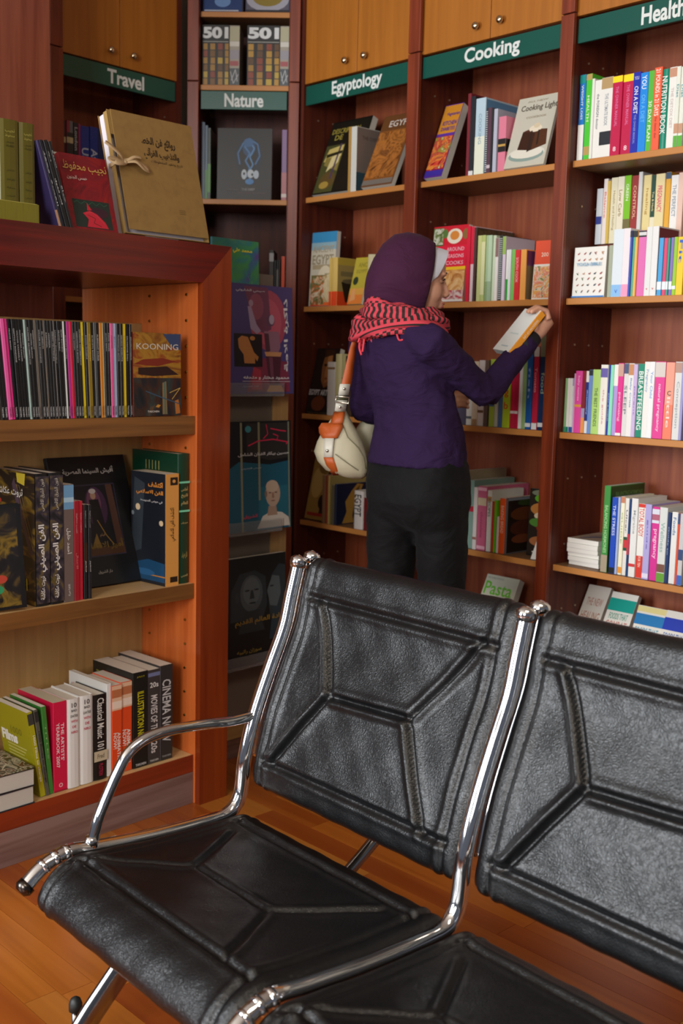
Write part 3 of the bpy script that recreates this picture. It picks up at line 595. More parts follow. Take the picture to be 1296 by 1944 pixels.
# ---- Health, fourth shelf
spines(FW, .757, .045, 'on the fourth Health shelf', 'health books on the fourth Health shelf', [
 (1147, 1159, 922, '#3c8c3c', 'tall green book lettered BALANCING HORMONES', [(0, .2, '#a89880')], [('BALANCING HORMONES', '#a8d898', .5, .55, .5)], {'w': .20, 'front': lambda F, c: (patch(F, c, .01, .01, .99, .99, mat('#2c4c1c', .4)), text(F, c, 'BALANCING HORMONES', F.w * .55, F.h * .9, F.h * .06, '#6c9050', width=F.w * .8))}),
 (1161.5, 1172, 944, '#1848b8', 'royal blue book with black foot', [(0, .08, '#101418')], [('THE STRESS', '#c8d4f4', .7, .4, .5)]),
 (1172.5, 1177, 944, '#a8b8dc', 'slim pale blue book'),
 (1177.5, 1185, 943, '#f0ecd0', 'cream book with orange foot mark', [(.02, .1, '#e89830'), (.92, 1, '#c88060')], [('GUIDE', '#a8c080', .6, .4, .4)]),
 (1185.5, 1193, 946, '#e8e4dc', 'white book with green and red picture', [(.32, .5, '#1c5038'), (.36, .46, '#c83838')], [('Ulcer', '#606468', .7, .3, .4)]),
 (1193.5, 1198, 948, '#183c6c', 'dark blue and red slim book', [(.28, .55, '#c83044')]),
 (1198.5, 1211, 946, '#e6e6e2', 'white book lettered Migraine with red dart', [(.13, .17, '#d03838')], [('Migraine', '#a8acb0', .7, .3, .5)]),
 (1211.5, 1224.5, 956, W_, 'white and red book lettered TOTAL BODY', [(0, .3, '#d43424'), (.95, 1, '#d43424')], [('TOTAL BODY', '#d43424', .75, .38, .7), ('FOR TEN', '#f4d0c0', .22, .14, .4)]),
 (1225, 1237, 957, '#b0a8dc', 'lavender book', [(.02, .08, '#e0dcf0')], [('guide', '#7870b8', .6, .4, .3)]),
 (1237.5, 1251.5, 962, '#d42c90', 'magenta book with photograph top', [(.78, .97, '#d8dce8'), (.82, .9, '#b06078')], [('pregnancy', '#f8c8e4', .5, .4, .5)]),
 (1252, 1267, 963, '#d8dcd8', 'grey white book with green foot and portrait', [(0, .12, '#64a030'), (.13, .24, '#785040')], [('Wellness', '#98b8b0', .6, .4, .5)]),
 (1267.5, 1273.5, 973, '#163468', 'slim navy book', [], [('Guide to', '#98a8c8', .6, .4, .4)]),
 (1274, 1285.5, 972, '#e4e6e2', 'white book with blue lettering', [], [('Foods', '#5878a8', .8, .25, .5)]),
 (1286, 1290.5, 975, '#d84c2c', 'slim orange red book', [(.85, 1, '#284878')]),
 (1291, 1300, 975, '#c8c8c8', 'grey book at the right picture edge', [(.0, .14, '#3468c0'), (.35, .5, '#284878')]),
], depth=.17)
# flat stack of magazines
sx, _ = FW.px(1066, 1055, .03); zz = .7575
for k in range(6):
    t = random.uniform(.013, .017); M = FW.M @ Matrix.Translation((-.088 + random.uniform(-.002, .008) * (1 if k < 3 else .1), .075 + random.uniform(-.006, .006), zz + t)) @ Matrix.Rotation(math.radians(random.uniform(-2, 2)), 4, 'Z') @ Matrix.Rotation(math.radians(-90), 4, 'X')
    r_, c_, F_ = book(M @ Matrix.Identity(4), .118, t - .0006, .19, '#eceae4', ['bottom white book of the flat stack on the fourth Health shelf', 'second white book from the bottom of the flat stack', 'third white book from the bottom of the flat stack', 'fourth white book from the bottom of the flat stack', 'white book just under the top of the flat stack', 'top white book of the flat stack with blue swirl cover'][k], group='flat stack of white books', pages=mat('#efece4', .8), name='book')
    zz += t
    if k == 5: shapes(F_['front'], c_, [('#a89888', ('r', .02, .02, .98, .98)), ('#24508c', [(.3, .1), (.5, .35), (.8, .5), (.98, .55), (.98, .62), (.75, .6), (.4, .42), (.25, .15)]), ('#c8b8a8', [(.05, .6), (.4, .75), (.3, .95), (.05, .9)])])
# ---- bottom row of display books
def leaner(fr, x0, x1, yt, z, d, color, label, h=None, items=(), texts=(), tilt=22, t=.02, yaw=0, **k):
    dt = d + .06
    for _ in range(6):
        s0, zt = fr.px(x0, yt, dt); s1, _q = fr.px(x1, yt, dt); hh = h or max(.05, (zt - z) / math.cos(math.radians(tilt))); dt = d + hh * math.sin(math.radians(tilt))
    w = s1 - s0
    r, c, F = faced(fr, s0, d, z, w, t, hh, color, label, tilt=tilt, yaw=yaw, **k)
    if items: shapes(F['front'], c, list(items))
    for b, u, v, lh, wd, col in texts: text(F['front'], c, b, F['front'].w * u, F['front'].h * v, F['front'].h * lh, col, width=F['front'].w * wd)
    return r, c, F
leaner(FW, 1109, 1161, 1113, .33, .06, '#e0dace', 'leaning cream book lettered THE NEW HEALING HERBS', items=[('#7c9048', ('o', .75, .42, .12, .08)), ('#a8b070', ('o', .7, .38, .08, .1))], texts=[('THE NEW', .5, .84, .075, .7, '#c09080'), ('HEALING', .5, .7, .085, .8, '#b88878'), ('HERBS', .4, .57, .085, .5, '#c09080')], tilt=30)
leaner(FW, 1163, 1213, 1128, .33, .05, '#e8e4da', 'leaning book with teal band and orange dot', items=[('#10a090', ('r', 0, .82, 1, .94)), ('#e89020', ('o', .78, .45, .13, .08))], texts=[('FOODS THAT', .5, .77, .06, .7, '#58a088'), ('COMBAT', .5, .68, .09, .8, '#c88c80'), ('DIABETES', .5, .57, .08, .85, '#c88c80')], tilt=28)
leaner(FW, 1212, 1267, 1153, .33, .04, '#e8e4da', 'leaning book with pale yellow and blue bands', items=[('#e8d890', ('r', 0, .94, 1, .995)), ('#1878b8', ('r', 0, .81, 1, .92))], texts=[('FOODS THAT', .5, .75, .07, .8, '#58a0b8'), ('COMBAT', .5, .65, .1, .9, '#d06850')], tilt=24)
leaner(FW, 1266, 1318, 1163, .33, .03, '#e8e4da', 'leaning book with deep blue band at the right edge', items=[('#1434b0', ('r', 0, .81, 1, .93))], texts=[('FOODS THAT', .5, .75, .07, .8, '#5878b8'), ('COMBAT', .5, .65, .1, .9, '#d06850')], tilt=24)

# ---- Cooking, top shelf
r_, c_, F_ = leaner(FW, 826, 880, 212, 2.054, .04, '#5a2c94', 'fruit cover book leaning on the top Cooking shelf', tilt=22, t=.03, items=[('#d8902c', ('r', .02, .6, .98, .99)), ('#6438a0', ('r', .02, .56, .98, .6)), ('#a82038', ('r', .02, .1, .98, .56)), ('#c83038', ('o', .35, .35, .25, .16)), ('#e89038', ('o', .25, .25, .1, .16, 20)), ('#d84848', ('o', .65, .42, .2, .1)), ('#90a030', ('o', .9, .42, .09, .1)), ('#901830', ('o', .75, .2, .18, .08)), ('#e8e0d8', ('o', .45, .18, .08, .06)), ('#4030a0', ('r', .02, .02, .98, .09))], texts=[('Vegetarian', .6, .86, .06, .7, '#583a90'), ('KITCHEN', .55, .74, .06, .75, '#583a90'), ('DIABETES', .55, .66, .05, .75, '#583a90')])
spines(FW, 2.054, .04, 'on the top Cooking shelf', 'cookery books on the top Cooking shelf', [
 (887, 893, 178, '#7c2430', 'dark red slim book', [], [], {'w': .2}),
 (893.5, 902, 184, '#20252c', 'black slim book', [(0, .06, '#e0e0e0')], [], {'w': .19}),
 (902.5, 921, 188, '#bcd4e0', 'pale blue cookery book', [(.0, .5, '#e8ecd8')], [('COOKING', '#88a8b8', .6, .4, .3)], {'w': .2, 'front': lambda F, c: patch(F, c, .02, .02, .98, .98, mat('#5c90b8', .4))}),
 (921.5, 925, 205, '#383c40', 'charcoal spiral bound book', [(i / 30, i / 30 + .014, '#c8ccd0') for i in range(1, 29)]),
 (925.5, 932, 205, '#5c3c4c', 'mauve book', [(.08, .13, '#d0c0c8')]),
 (932.5, 935.5, 206, '#2c2c30', 'very slim black book'),
 (936, 943, 207, '#b8bccc', 'silver grey book'),
 (945, 959, 222, '#e08098', 'pink card box with black band', [(.36, .6, '#1c1a1a'), (.46, .5, '#c8a050')], [], {'w': .115, 'pages': mat('#e08098', .5), 'front': cov(('#1c1a1a', ('r', 0, .36, 1, .6)), ('#c8a050', ('r', .3, .43, .6, .46)), ('#c8a050', ('r', .3, .48, .6, .5)))}),
], depth=.15, start=2)

r_, c_, F_ = leaner(FW, 986, 1062, 192, 2.054, .032, '#cdc6b0', 'Cooking Light cover with chocolate cake slice', tilt=17, t=.012, items=[('#c8c4b4', ('r', .02, .02, .98, .98)), ('#dcd8cc', ('o', .5, .18, .46, .1)), ('#8ca098', ('o', .5, .16, .44, .09)), ('#e4dfd0', ('o', .5, .19, .4, .075)), ('#54301c', [(.25, .25), (.3, .5), (.45, .53), (.9, .5), (.95, .28), (.6, .22)]), ('#3c2014', [(.25, .25), (.6, .22), (.62, .47), (.3, .5)]), ('#e8dcc4', ('o', .6, .53, .16, .05)), ('#d8c8a8', ('o', .62, .57, .08, .035)), ('#302018', [(.5, .5), (.54, .5), (.58, .22), (.5, .2)]), ('#302018', [(.68, .5), (.72, .5), (.74, .3), (.7, .28)])], texts=[('Cooking Light', .57, .83, .11, .9, '#5c5444'), ('COOKBOOK', .55, .7, .03, .5, '#a89c84'), ('ALL NEW', .5, .93, .025, .5, '#a89c84')])
lk = [o for o in bpy.data.objects if o.get('label', '').startswith('fruit cover book')][0]; F_ = Face((0, 0, 0), (1, 0, 0), (0, 0, 1), .115, .26); F_.k = 30
fc = [c for c in lk.children if c.name.startswith('cover')][0]; vs = fc.data.vertices; F_.w = max(v.co.x for v in vs); F_.h = max(v.co.z for v in vs); patch(F_, fc, .04, .11, .96, .55, blotch(['#8c1828', '#d84038', '#e8943c', '#b82040', '#98a838', '#e8d8c8'], 24, dist=1.6))
# ---- Cooking, second shelf
r_, c_, F_ = faced(FW, FW.px(813, 570, .05)[0], .05, 1.626, .163, .02, .268, '#d01c30', 'big Around the Seasons cook book behind her head', tilt=4)
shapes(F_['front'], c_, [('#48602c', ('r', 0, .74, .3, .98)), ('#e8e4d4', ('o', .12, .86, .1, .08)), ('#e8e0cc', ('o', .62, .86, .22, .1)), ('#d88838', ('o', .62, .87, .13, .06)), ('#587838', ('o', .35, .9, .08, .06)), ('#8c6838', ('o', .93, .88, .08, .07)), ('#e0183c', ('r', 0, .44, 1, .74)), ('#f4c420', ('r', .3, .42, 1, .46)), ('#c8843c', ('r', 0, .0, 1, .42)), ('#e0a860', ('o', .7, .3, .25, .12)), ('#ecc488', ('o', .6, .24, .18, .08)), ('#a8203c', ('o', .75, .1, .28, .09)), ('#e8e4dc', ('o', .6, .01, .4, .05))])
patch(F_['front'], c_, .02, .14, .98, .40, blotch(['#a8602c', '#d89c58', '#ecc890', '#c87c3c', '#f0dcb8'], 22, dist=1.5)); patch(F_['front'], c_, .30, .03, .98, .15, blotch(['#8c1830', '#c83850', '#e8d8d0', '#a82038'], 30, dist=1.2)); patch(F_['front'], c_, .02, .76, .30, .97, blotch(['#28401c', '#6c8040', '#d8d8c8', '#486830'], 40, dist=1))
for tx, v in (('AROUND', .69), ('SEASONS', .6), ('COOKS', .51)): text(F_['front'], c_, tx, F_['front'].w * .68, F_['front'].h * v, F_['front'].h * .05, '#f0b8c4', width=F_['front'].w * .5)
def gl(F, c): patch(F, c, .01, .01, .99, .99, blotch(['#201810', '#5c4830', '#283018', '#786850'], 40))
spines(FW, 1.626, .045, 'on the second Cooking shelf', 'cookery books on the second Cooking shelf', [
 (886.5, 893, 430, '#dc1c3c', 'bright red tall book', [], [], {'w': .21}),
 (893.5, 899.5, 430, '#e0c8cc', 'pink white tall book', [(.5, 1, '#d42040')], [], {'w': .21}),
 (900, 905, 432, '#4c3030', 'dark brown tall book', [], [], {'w': .21, 'front': gl}),
 (906, 913.5, 447.5, '#c8cc88', 'lime cream book', [], [], {'w': .2, 'front': gl}),
 (914, 921, 447, '#b8c478', 'yellow green book', [(.1, .9, '#dcdca8')]),
 (921.5, 927, 447, '#a8c098', 'pale sage book', [(.0, .3, '#88a070')]),
 (927.5, 934, 447, '#b8d0b0', 'pale mint book', [(.0, .3, '#98b090')]),
 (934.5, 940, 447, '#c8d4b8', 'pale green cream book'),
 (940.5, 946, 452, '#e4dcd8', 'white and mauve book', [(.7, 1, '#8c6c68')]),
 (946.5, 953, 447, '#303430', 'dark spiral bound book', [(i / 34, i / 34 + .014, '#a8acb0') for i in range(1, 33)]),
 (953.5, 959.5, 449, '#d8c8d8', 'pale pink book', [(.72, 1, '#98b858')]),
 (960, 964, 474, '#189c28', 'green footed white slim book', [(.42, 1, W_)]),
 (964.5, 969.5, 474, '#dfe4e4', 'white slim book'),
 (970, 977, 474, '#78c45c', 'fresh green book'),
 (977.5, 987, 475, '#dc3038', 'red book with pink lettering', [], [('SOUTH COOK', '#f4b8b8', .6, .5, .5)]),
 (987.5, 998, 474, '#f2aa54', 'orange tan book', [], [], {'w': .17, 'front': cov(('#54305c', ('r', .02, .68, .98, .98)), ('#6c5c3c', ('r', .02, .02, .98, .68)))}),
], depth=.16, start=2)
r_, c_, F_ = faced(FW, FW.px(1008, 568, .075)[0], .075, 1.626, .10, .012, .195, '#e4502c', 'orange topped cook book with vegetables facing out', yaw=4, tilt=4)
shapes(F_['front'], c_, [('#ece4d8', ('r', .0, .0, 1, .6)), ('#4c8030', ('o', .2, .45, .18, .12)), ('#e8c048', ('o', .6, .5, .12, .07)), ('#e0a070', ('o', .75, .35, .2, .14)), ('#d87058', ('o', .35, .1, .25, .05)), ('#f0b8a0', ('o', .8, .15, .18, .1)), ('#487828', ('o', .3, .2, .2, .05)), ('#50403c', ('o', .48, .3, .07, .06))])
patch(F_['front'], c_, .03, .03, .97, .56, blotch(['#3c7028', '#ece4d8', '#e8b050', '#e08068', '#f0d0b8', '#5c8c38', '#c84c38'], 38, dist=1.6))
text(F_['front'], c_, '200', F_['front'].w * .4, F_['front'].h * .76, F_['front'].h * .07, '#f8d8c0')
# ---- Cooking, third shelf
spines(FW, 1.196, .045, 'on the third Cooking shelf', 'food books on the third Cooking shelf', [
 (866, 885, 745, '#504c60', 'dim violet grey book', [], [], {'w': .12}),
 (886, 896.5, 686, '#e0e2dc', 'white book', [(.1, .14, '#606870')]),
 (897, 907, 686, '#dccbb4', 'cream and tan book', [(0, .1, '#b08c68')]),
 (908, 919, 684, '#dcd4d4', 'white book with brown stripe', [(.2, .24, '#785c44')]),
 (920, 927, 684, '#6c5850', 'grey brown slim book'),
 (930, 940, 682, '#a8c044', 'green book with blue label', [(.3, .42, '#506888'), (.42, .7, '#78a080')]),
 (941, 947, 684, '#c4c0ac', 'grey cream slim book'),
 (948, 955.5, 688, '#4c6898', 'slate blue book', [], [], {'w': .12}),
 (957, 970.5, 684, '#b4cc28', 'lime book with red chilli pattern', [(.5, .5, '#d04828')], [('g', '#d04020', .5, .6, .8, 0), ('d', '#d04020', .7, .6, .8, 0), ('b', '#d04020', .33, .6, .8, 0)]),
 (971, 978.5, 686, '#c82044', 'crimson book with two white dots', [(.22, .26, '#f0e0e0')], [], {'name': 'book'}),
 (979, 986, 686, '#bc1c40', 'crimson book with white dot beside a white book', [(.22, .26, '#f0e0e0')]),
 (986.5, 992.5, 678, '#e8e8e4', 'white slim book'),
 (993, 1000, 674.5, '#98bc78', 'sage green book', ),
 (1000.5, 1011, 667.5, '#1d5ca8', 'blue book with white foot dot', [(.03, .08, '#e8ecf0')], [('fish', '#90b4e0', .6, .4, .4)]),
 (1013.5, 1023.5, 658, '#c42444', 'red book with white foot and white top', [(0, .08, '#ececec'), (.88, 1, '#dcdcdc')], [('Tomato', '#f0a8b8', .6, .3, .5)]),
 (1027, 1041, 617, '#16345c', 'tall navy book', [(.03, .07, '#e8e8e8'), (.7, .97, '#8c9070')], [('food', '#98a890', .45, .2, .5)], {'w': .2}),
], depth=.15)
# ---- Cooking, fourth shelf
spines(FW, .757, .045, 'on the fourth Cooking shelf', 'cookery books on the fourth Cooking shelf', [
 (878, 886, 893, '#bcb494', 'khaki tall book', [], [], {'w': .22}),
 (887, 899, 911, '#8cb0a4', 'pale teal book with red band', [(.54, .62, '#c82c44')], [], {'w': .23}),
 (899.5, 906.5, 925, '#e8e0dc', 'white slim book', [(.16, .2, '#a87060')]),
 (907, 923.5, 922.5, '#cc6486', 'rose pink book with cream medallion', [(.93, .98, '#f0b8cc'), (.02, .07, '#f0b8cc'), ('o', .5, .76, .38, .055) and (.7, .82, '#d8c8a8')], [('chocolate', '#a84468', .4, .4, .3)], {'w': .24}),
 (924, 932.5, 931, '#dcdcd4', 'white book with dark lettering', [(.82, .9, '#c09058')], [('RECIPES', '#686c68', .72, .3, .6)]),
 (933, 936, 952, '#d02c20', 'very slim red book'),
 (936.5, 941, 950, '#70c020', 'slim lime green book', [], [], {'w': .19}),
 (941.5, 945.5, 981, '#dcd8d0', 'short white slim book'),
 (946, 957.5, 946, '#e05820', 'orange red book', [], [('BAKING BREAD', '#f4c0a0', .62, .5, .5)], {'w': .17}),
 (958.5, 962, 946, '#58585a', 'grey spined food picture book', [], [], {'w': .19, 'front': cov(('#241812', ('r', .02, .02, .98, .98)), ('#5c3018', ('o', .5, .7, .4, .12)), ('#4c2418', ('o', .5, .45, .4, .14)), ('#30401c', ('o', .6, .9, .3, .06)), ('#6c3820', ('o', .45, .25, .3, .08)), ('#7c8088', ('r', .02, .95, .98, .99)))}),
], depth=.18)
for lab, x0, y0, yw, wd in (('black cover with burger and salad facing out', 996, 944, -6, .115),):
    r_, c_, F_ = faced(FW, FW.px(x0, 1060, .1)[0], .12 if yw > 0 else .105, .757, wd, .012, .232, '#16130f', lab, yaw=yw * -.6, tilt=2)
    shapes(F_['front'], c_, [('#241a12', ('r', .02, .02, .98, .98)), ('#788068', ('o', .5, .94, .42, .05)), ('#58a828', ('o', .55, .86, .36, .07)), ('#b87838', ('o', .5, .7, .44, .1)), ('#d8c8a8', ('o', .5, .6, .3, .06)), ('#4c8030', ('o', .4, .5, .36, .07)), ('#8c2820', ('o', .6, .42, .3, .06)), ('#709848', ('o', .65, .36, .25, .05)), ('#a8683c', ('o', .5, .22, .42, .08)), ('#e0dccc', ('r', .2, .05, .7, .07))] if yw < 0 else [('#2c1c12', ('r', .02, .02, .98, .98)), ('#5c3018', ('o', .5, .7, .4, .12)), ('#4c2418', ('o', .5, .45, .4, .14)), ('#30401c', ('o', .6, .9, .3, .06)), ('#6c3820', ('o', .45, .25, .3, .08))])
cd_ = empty('price_card', FW.M @ Matrix.Translation((FW.px(1007, 1050, .05)[0], .05, .758)), 'small folded white card at the end of the cooking shelf', 'card')
MB().add([(0, 0, 0), (.035, 0, 0), (.035, .012, .075), (.018, .012, .075), (0, .001, 0), (.035, .026, 0), (.035, .014, .075), (.018, .014, .075)], [(0, 1, 2, 3), (4, 7, 6, 5), (3, 2, 6, 7), (0, 3, 7, 4), (1, 5, 6, 2)]).build('folded_card', mat(W_, .6), cd_)
leaner(FW, 925, 987, 1096, .33, .05, '#d4d4c0', 'leaning white book with green lettering Pasta', t=.03, texts=[('Pasta', .47, .85, .15, .84, '#6cc030'), ('THE COMPLETE BOOK', .3, .965, .02, .5, '#a8b0a0')], tilt=26)
zz = .3305
PILE = ['lowest white book of the flat pile beside the pasta book', 'second white book up in the flat pile beside the pasta book', 'middle white book of the flat pile beside the pasta book', 'second white book from the top of the pile beside the pasta book', 'topmost white book of the flat pile beside the pasta book']
for k in range(5):
    M = FW.M @ Matrix.Translation((FW.px(822, 1115, .06)[0], .07, zz + .0375)) @ Matrix.Rotation(math.radians(-90), 4, 'X'); book(M, .105, .037, .18, '#d8d0c0', PILE[k], group='flat pile beside the pasta book', hard=True); zz += .0378

# ---- Egyptology, top shelf
r_, c_, F_ = faced(FW, -1.379, .055, 2.054, .226, .03, .318, '#16130e', 'big black Description of Egypt book leaning at the back', tilt=21)
shapes(F_['front'], c_, [('#1c1810', ('r', .02, .02, .98, .98)), ('#4c4c28', ('r', .03, .02, .5, .67)), ('#c8b468', [(.06, .45), (.48, .45), (.48, .66), (.12, .62)]), ('#8c7c40', [(.1, .4), (.48, .3), (.48, .5), (.1, .5)]), ('#d8c890', [(.2, .3), (.45, .42), (.45, .56), (.25, .5)]), ('#604c28', ('o', .3, .18, .2, .12)), ('#a88c40', ('o', .25, .12, .12, .05)), ('#503c5c', [(.34, .2), (.38, .2), (.42, .68), (.38, .68)]), ('#2c2818', [(.1, .5), (.48, .54), (.48, .58), (.1, .55)])])
for tx, v, u in (('DESCRIPTION', .86, .42), ('DE', .77, .28), ("L'EGYPTE", .8, .75)): text(F_['front'], c_, tx, F_['front'].w * u, F_['front'].h * v, F_['front'].h * .07, '#a89840', width=F_['front'].w * (.7 if len(tx) > 8 else .2))
spines(FW, 2.054, .03, 'on the top Egyptology shelf', 'Egypt books on the top Egyptology shelf', [
 (660, 664.5, 241, '#b08844', 'slim ochre book', [], [], {'w': .15}),
 (665, 675.5, 241, '#ccccc4', 'white book with grey cover', [], [], {'w': .19, 'front': lambda F, c: (patch(F, c, .01, .01, .99, .99, mat('#7c7068', .45)), text(F, c, 'THE OXFORD', F.w * .45, F.h * .84, F.h * .06, '#584c48', width=F.w * .6), shapes(F, c, [('#30505c', ('r', .0, .02, .4, .3))]))}),
], depth=.17, start=2)
leaner(FW, 731, 790, 227, 2.054, .03, '#6c4424', 'brown EGYPT photograph cover leaning by the post', tilt=24, t=.02, items=[('#8c5424', ('r', .02, .02, .98, .98)), ('#6c4424', ('r', .02, .78, .98, .98)), ('#a86428', [(.1, .3), (.9, .2), (.95, .72), (.3, .75)]), ('#4c2c18', [(.45, .45), (.55, .72), (.75, .7), (.7, .55)]), ('#b87838', [(.35, .25), (.9, .3), (.8, .42), (.4, .36)]), ('#3c2818', [(.1, .12), (.4, .2), (.3, .24)]), ('#787068', ('r', .02, .02, .98, .09))], texts=[('EGYPT', .62, .87, .09, .72, '#d8ccc0')])
lk = [o for o in bpy.data.objects if o.get('label', '').startswith('brown EGYPT photograph')][0]; F_ = Face((0, 0, 0), (1, 0, 0), (0, 0, 1), .1, .2); F_.k = 30
fc = [c for c in lk.children if c.name.startswith('cover')][0]; vs = fc.data.vertices; F_.w = max(v.co.x for v in vs); F_.h = max(v.co.z for v in vs); patch(F_, fc, .04, .11, .96, .76, blotch(['#4c2c18', '#8c5424', '#b87434', '#6c4020', '#a86830'], 18, dist=2))
# ---- Egyptology, second shelf
r_, c_, F_ = faced(FW, -1.377, .05, 1.626, .138, .022, .292, '#3888b8', 'large blue ANCIENT EGYPT cover standing by the corner post', yaw=3, tilt=3, spine_color='#d8d8d4')
shapes(F_['front'], c_, [('#c4bca8', ('r', .0, .0, 1, .84)), ('#88a8b4', ('r', .0, .76, 1, .86)), ('#a89878', ('r', .08, .5, .9, .56)), ('#d8ccb0', ('o', .6, .35, .3, .2)), ('#8c7444', ('o', .2, .3, .1, .12)), ('#c87828', ('o', .22, .18, .1, .14)), ('#48743c', ('o', .08, .28, .06, .06)), ('#3c6c54', ('o', .72, .34, .12, .1)), ('#4c3018', ('o', .2, .36, .04, .05)), ('#e05020', [(.05, .0), (.4, .0), (.5, .16), (.3, .14), (.2, .06)]), ('#e86c30', [(.4, .0), (.98, .0), (.98, .22), (.7, .12), (.55, .14)]), ('#e8e0d0', ('o', .45, .12, .08, .05))])
text(F_['front'], c_, 'ANCIENT', F_['front'].w * .5, F_['front'].h * .77, F_['front'].h * .09, '#a89c84', width=F_['front'].w * .85); text(F_['front'], c_, 'EGYPT', F_['front'].w * .5, F_['front'].h * .63, F_['front'].h * .13, '#94886c', width=F_['front'].w * .85)
patch(F_['front'], c_, .06, .02, .60, .42, blotch(['#a87848', '#d8ccb0', '#c0642c', '#48683c', '#e0b890', '#7c4c24'], 26, dist=1.2)); patch(F_['front'], c_, .60, .05, .96, .44, blotch(['#c8b48c', '#d8c8a0', '#a88c5c', '#7c9c84'], 22, dist=1.2))
spines(FW, 1.626, .035, 'on the second Egyptology shelf', 'yellow travel books on the second Egyptology shelf', [
 (625, 629.5, 490, '#d0b060', 'sand yellow slim book with red foot', [(0, .3, '#e04820')], [], {'w': .02 + .13}),
 (630, 634.5, 489, '#d0b060', 'sand yellow slim book with red foot', [(0, .3, '#e04820')]),
 (635, 640.5, 489, '#d8b868', 'sand yellow book with red foot and vase cover', [(0, .3, '#e04820')], [], {'w': .15, 'front': cov(('#b8a03c', ('r', .02, .85, .98, .99)), ('#a08c50', ('r', .02, .3, .98, .85)), ('#e04820', ('r', 0, 0, 1, .3)), ('#2c2418', [(.3, .08), (.62, .08), (.8, .5), (.15, .5)]), ('#685c40', ('o', .48, .52, .3, .05)), ('#7c7048', ('r', .12, .62, .88, .72)))}),
], start=2)
leaner(FW, 676, 703, 492, 1.626, .035, '#c4b434', 'leaning yellow guide with ANCIENT EGYPT lettering', tilt=14, t=.012, items=[('#b8a83c', ('r', .02, .3, .98, .98)), ('#e08038', ('r', .0, .0, 1, .25)), ('#d8a048', ('r', .0, .2, 1, .34)), ('#2c3c28', ('o', .3, .5, .18, .09)), ('#e0a068', [(.1, .05), (.5, .1), (.35, .35), (.2, .3)])], texts=[('ANC', .6, .84, .1, .6, '#8c8430'), ('EGYPT', .6, .7, .08, .7, '#8c8430')])
spines(FW, 1.626, .05, 'right of the leaning yellow guide', 'cream books behind her head on the Egyptology shelf', [
 (697, 701, 483, '#ccc49c', 'slim cream book'), (701.5, 706, 483, '#d0c8a4', 'slim cream book'), (706.5, 711, 483, '#ccc49c', 'slim cream book'), (711.5, 716, 483, '#d8a8a0', 'slim pink book', [(0, 1, '#e04870')]),
 (716.5, 745, 481, '#c4143c', 'crimson book hidden behind her headscarf'),
])
# ---- Egyptology, third shelf
r_, c_, F_ = faced(FW, -1.38, .045, 1.196, .136, .025, .266, '#1a0f0a', 'Egypt Art cover with a golden queen face', tilt=14)
shapes(F_['front'], c_, [('#20120c', ('r', .02, .02, .98, .98)), ('#8c5830', [(.42, .95), (.72, .98), (.8, .7), (.76, .42), (.6, .38), (.42, .5), (.36, .72)]), ('#b07844', [(.55, .9), (.72, .92), (.76, .7), (.72, .5), (.6, .45), (.52, .6)]), ('#20140c', ('o', .5, .74, .07, .02)), ('#20140c', ('o', .68, .74, .05, .02)), ('#8c4428', ('o', .62, .53, .06, .02)), ('#3c2010', [(.36, .98), (.8, .98), (.78, .9), (.4, .86)]), ('#6c3820', ('o', .5, .14, .3, .12))])
text(F_['front'], c_, 'EGYPT ART', F_['front'].w * .42, F_['front'].h * .31, F_['front'].h * .09, '#c8c8cc', width=F_['front'].w * .8, bold=.03)
spines(FW, 1.196, .035, 'right of the golden queen cover', 'pale books under the handbag strap', [
 (622, 636, 687, '#c4beb8', 'pale grey book with small emblem', [(.86, .9, '#7c5c38')]),
 (636.5, 642, 672, '#b4ac78', 'tall olive cream book'), (642.5, 648, 672, '#c4bc90', 'tall cream book'), (648.5, 655, 672, '#a8a070', 'tall khaki book', [(.6, .62, '#504838')]),
 (655.5, 662, 676, '#2c2420', 'dark brown book'), (662.5, 668, 680, '#48321c', 'brown book'), (668.5, 676, 676, '#1c1a1a', 'black book'),
])
# ---- Egyptology, fourth shelf
r_, c_, F_ = faced(FW, -1.38, .05, .757, .122, .02, .255, '#a07a38', 'golden sunset cover with a dark palm', tilt=13)
shapes(F_['front'], c_, [('#a88440', ('r', .02, .12, .98, .98)), ('#c8a860', ('o', .35, .6, .3, .25)), ('#8c6830', ('o', .6, .85, .3, .1)), ('#3c2818', [(.65, .1), (.7, .3), (.8, .35), (.75, .7), (.9, .95), (.98, .95), (.98, .1)]), ('#2c1c14', ('o', .72, .3, .18, .12)), ('#a83020', ('r', .1, .06, .9, .11))])
spines(FW, .757, .035, 'on the fourth Egyptology shelf', 'Egypt books on the fourth Egyptology shelf', [
 (612, 617, 902, '#8c6848', 'brown slim book', [], [], {'w': .2}), (617.5, 622, 902, '#9c3c28', 'russet slim book', [], [], {'w': .22}), (622.5, 626, 903, '#b09c58', 'slim gold book', [], [], {'w': .22, 'front': lambda F, c: patch(F, c, .01, .01, .99, .99, mat('#a08c50', .4))}),
 (629, 633, 921, '#5c5440', 'slim olive grey book'),
 (633.5, 637, 919, '#1c2440', 'navy book with a golden mask cover', [], [], {'w': .165, 'front': cov(('#141c34', ('r', .0, .0, 1, 1)), ('#a87c34', [(.2, .02), (.35, .3), (.3, .55), (.5, .8), (.7, .98), (.9, .95), (.8, .75), (.62, .5), (.55, .2), (.6, .02)]), ('#5c4020', [(.62, .6), (.75, .8), (.8, .95), (.6, .8)]))}),
 (671, 688, 931, '#d0cac4', 'white book lettered EGYPT on its spine', [], [('EGYPT', '#1c1c1c', .62, .56, .75)], {'w': .16, 'hard': True}),
 (689, 701, 945, '#6c1c1c', 'dark red book', [], [], {'w': .15}),
], depth=.15, start=2)
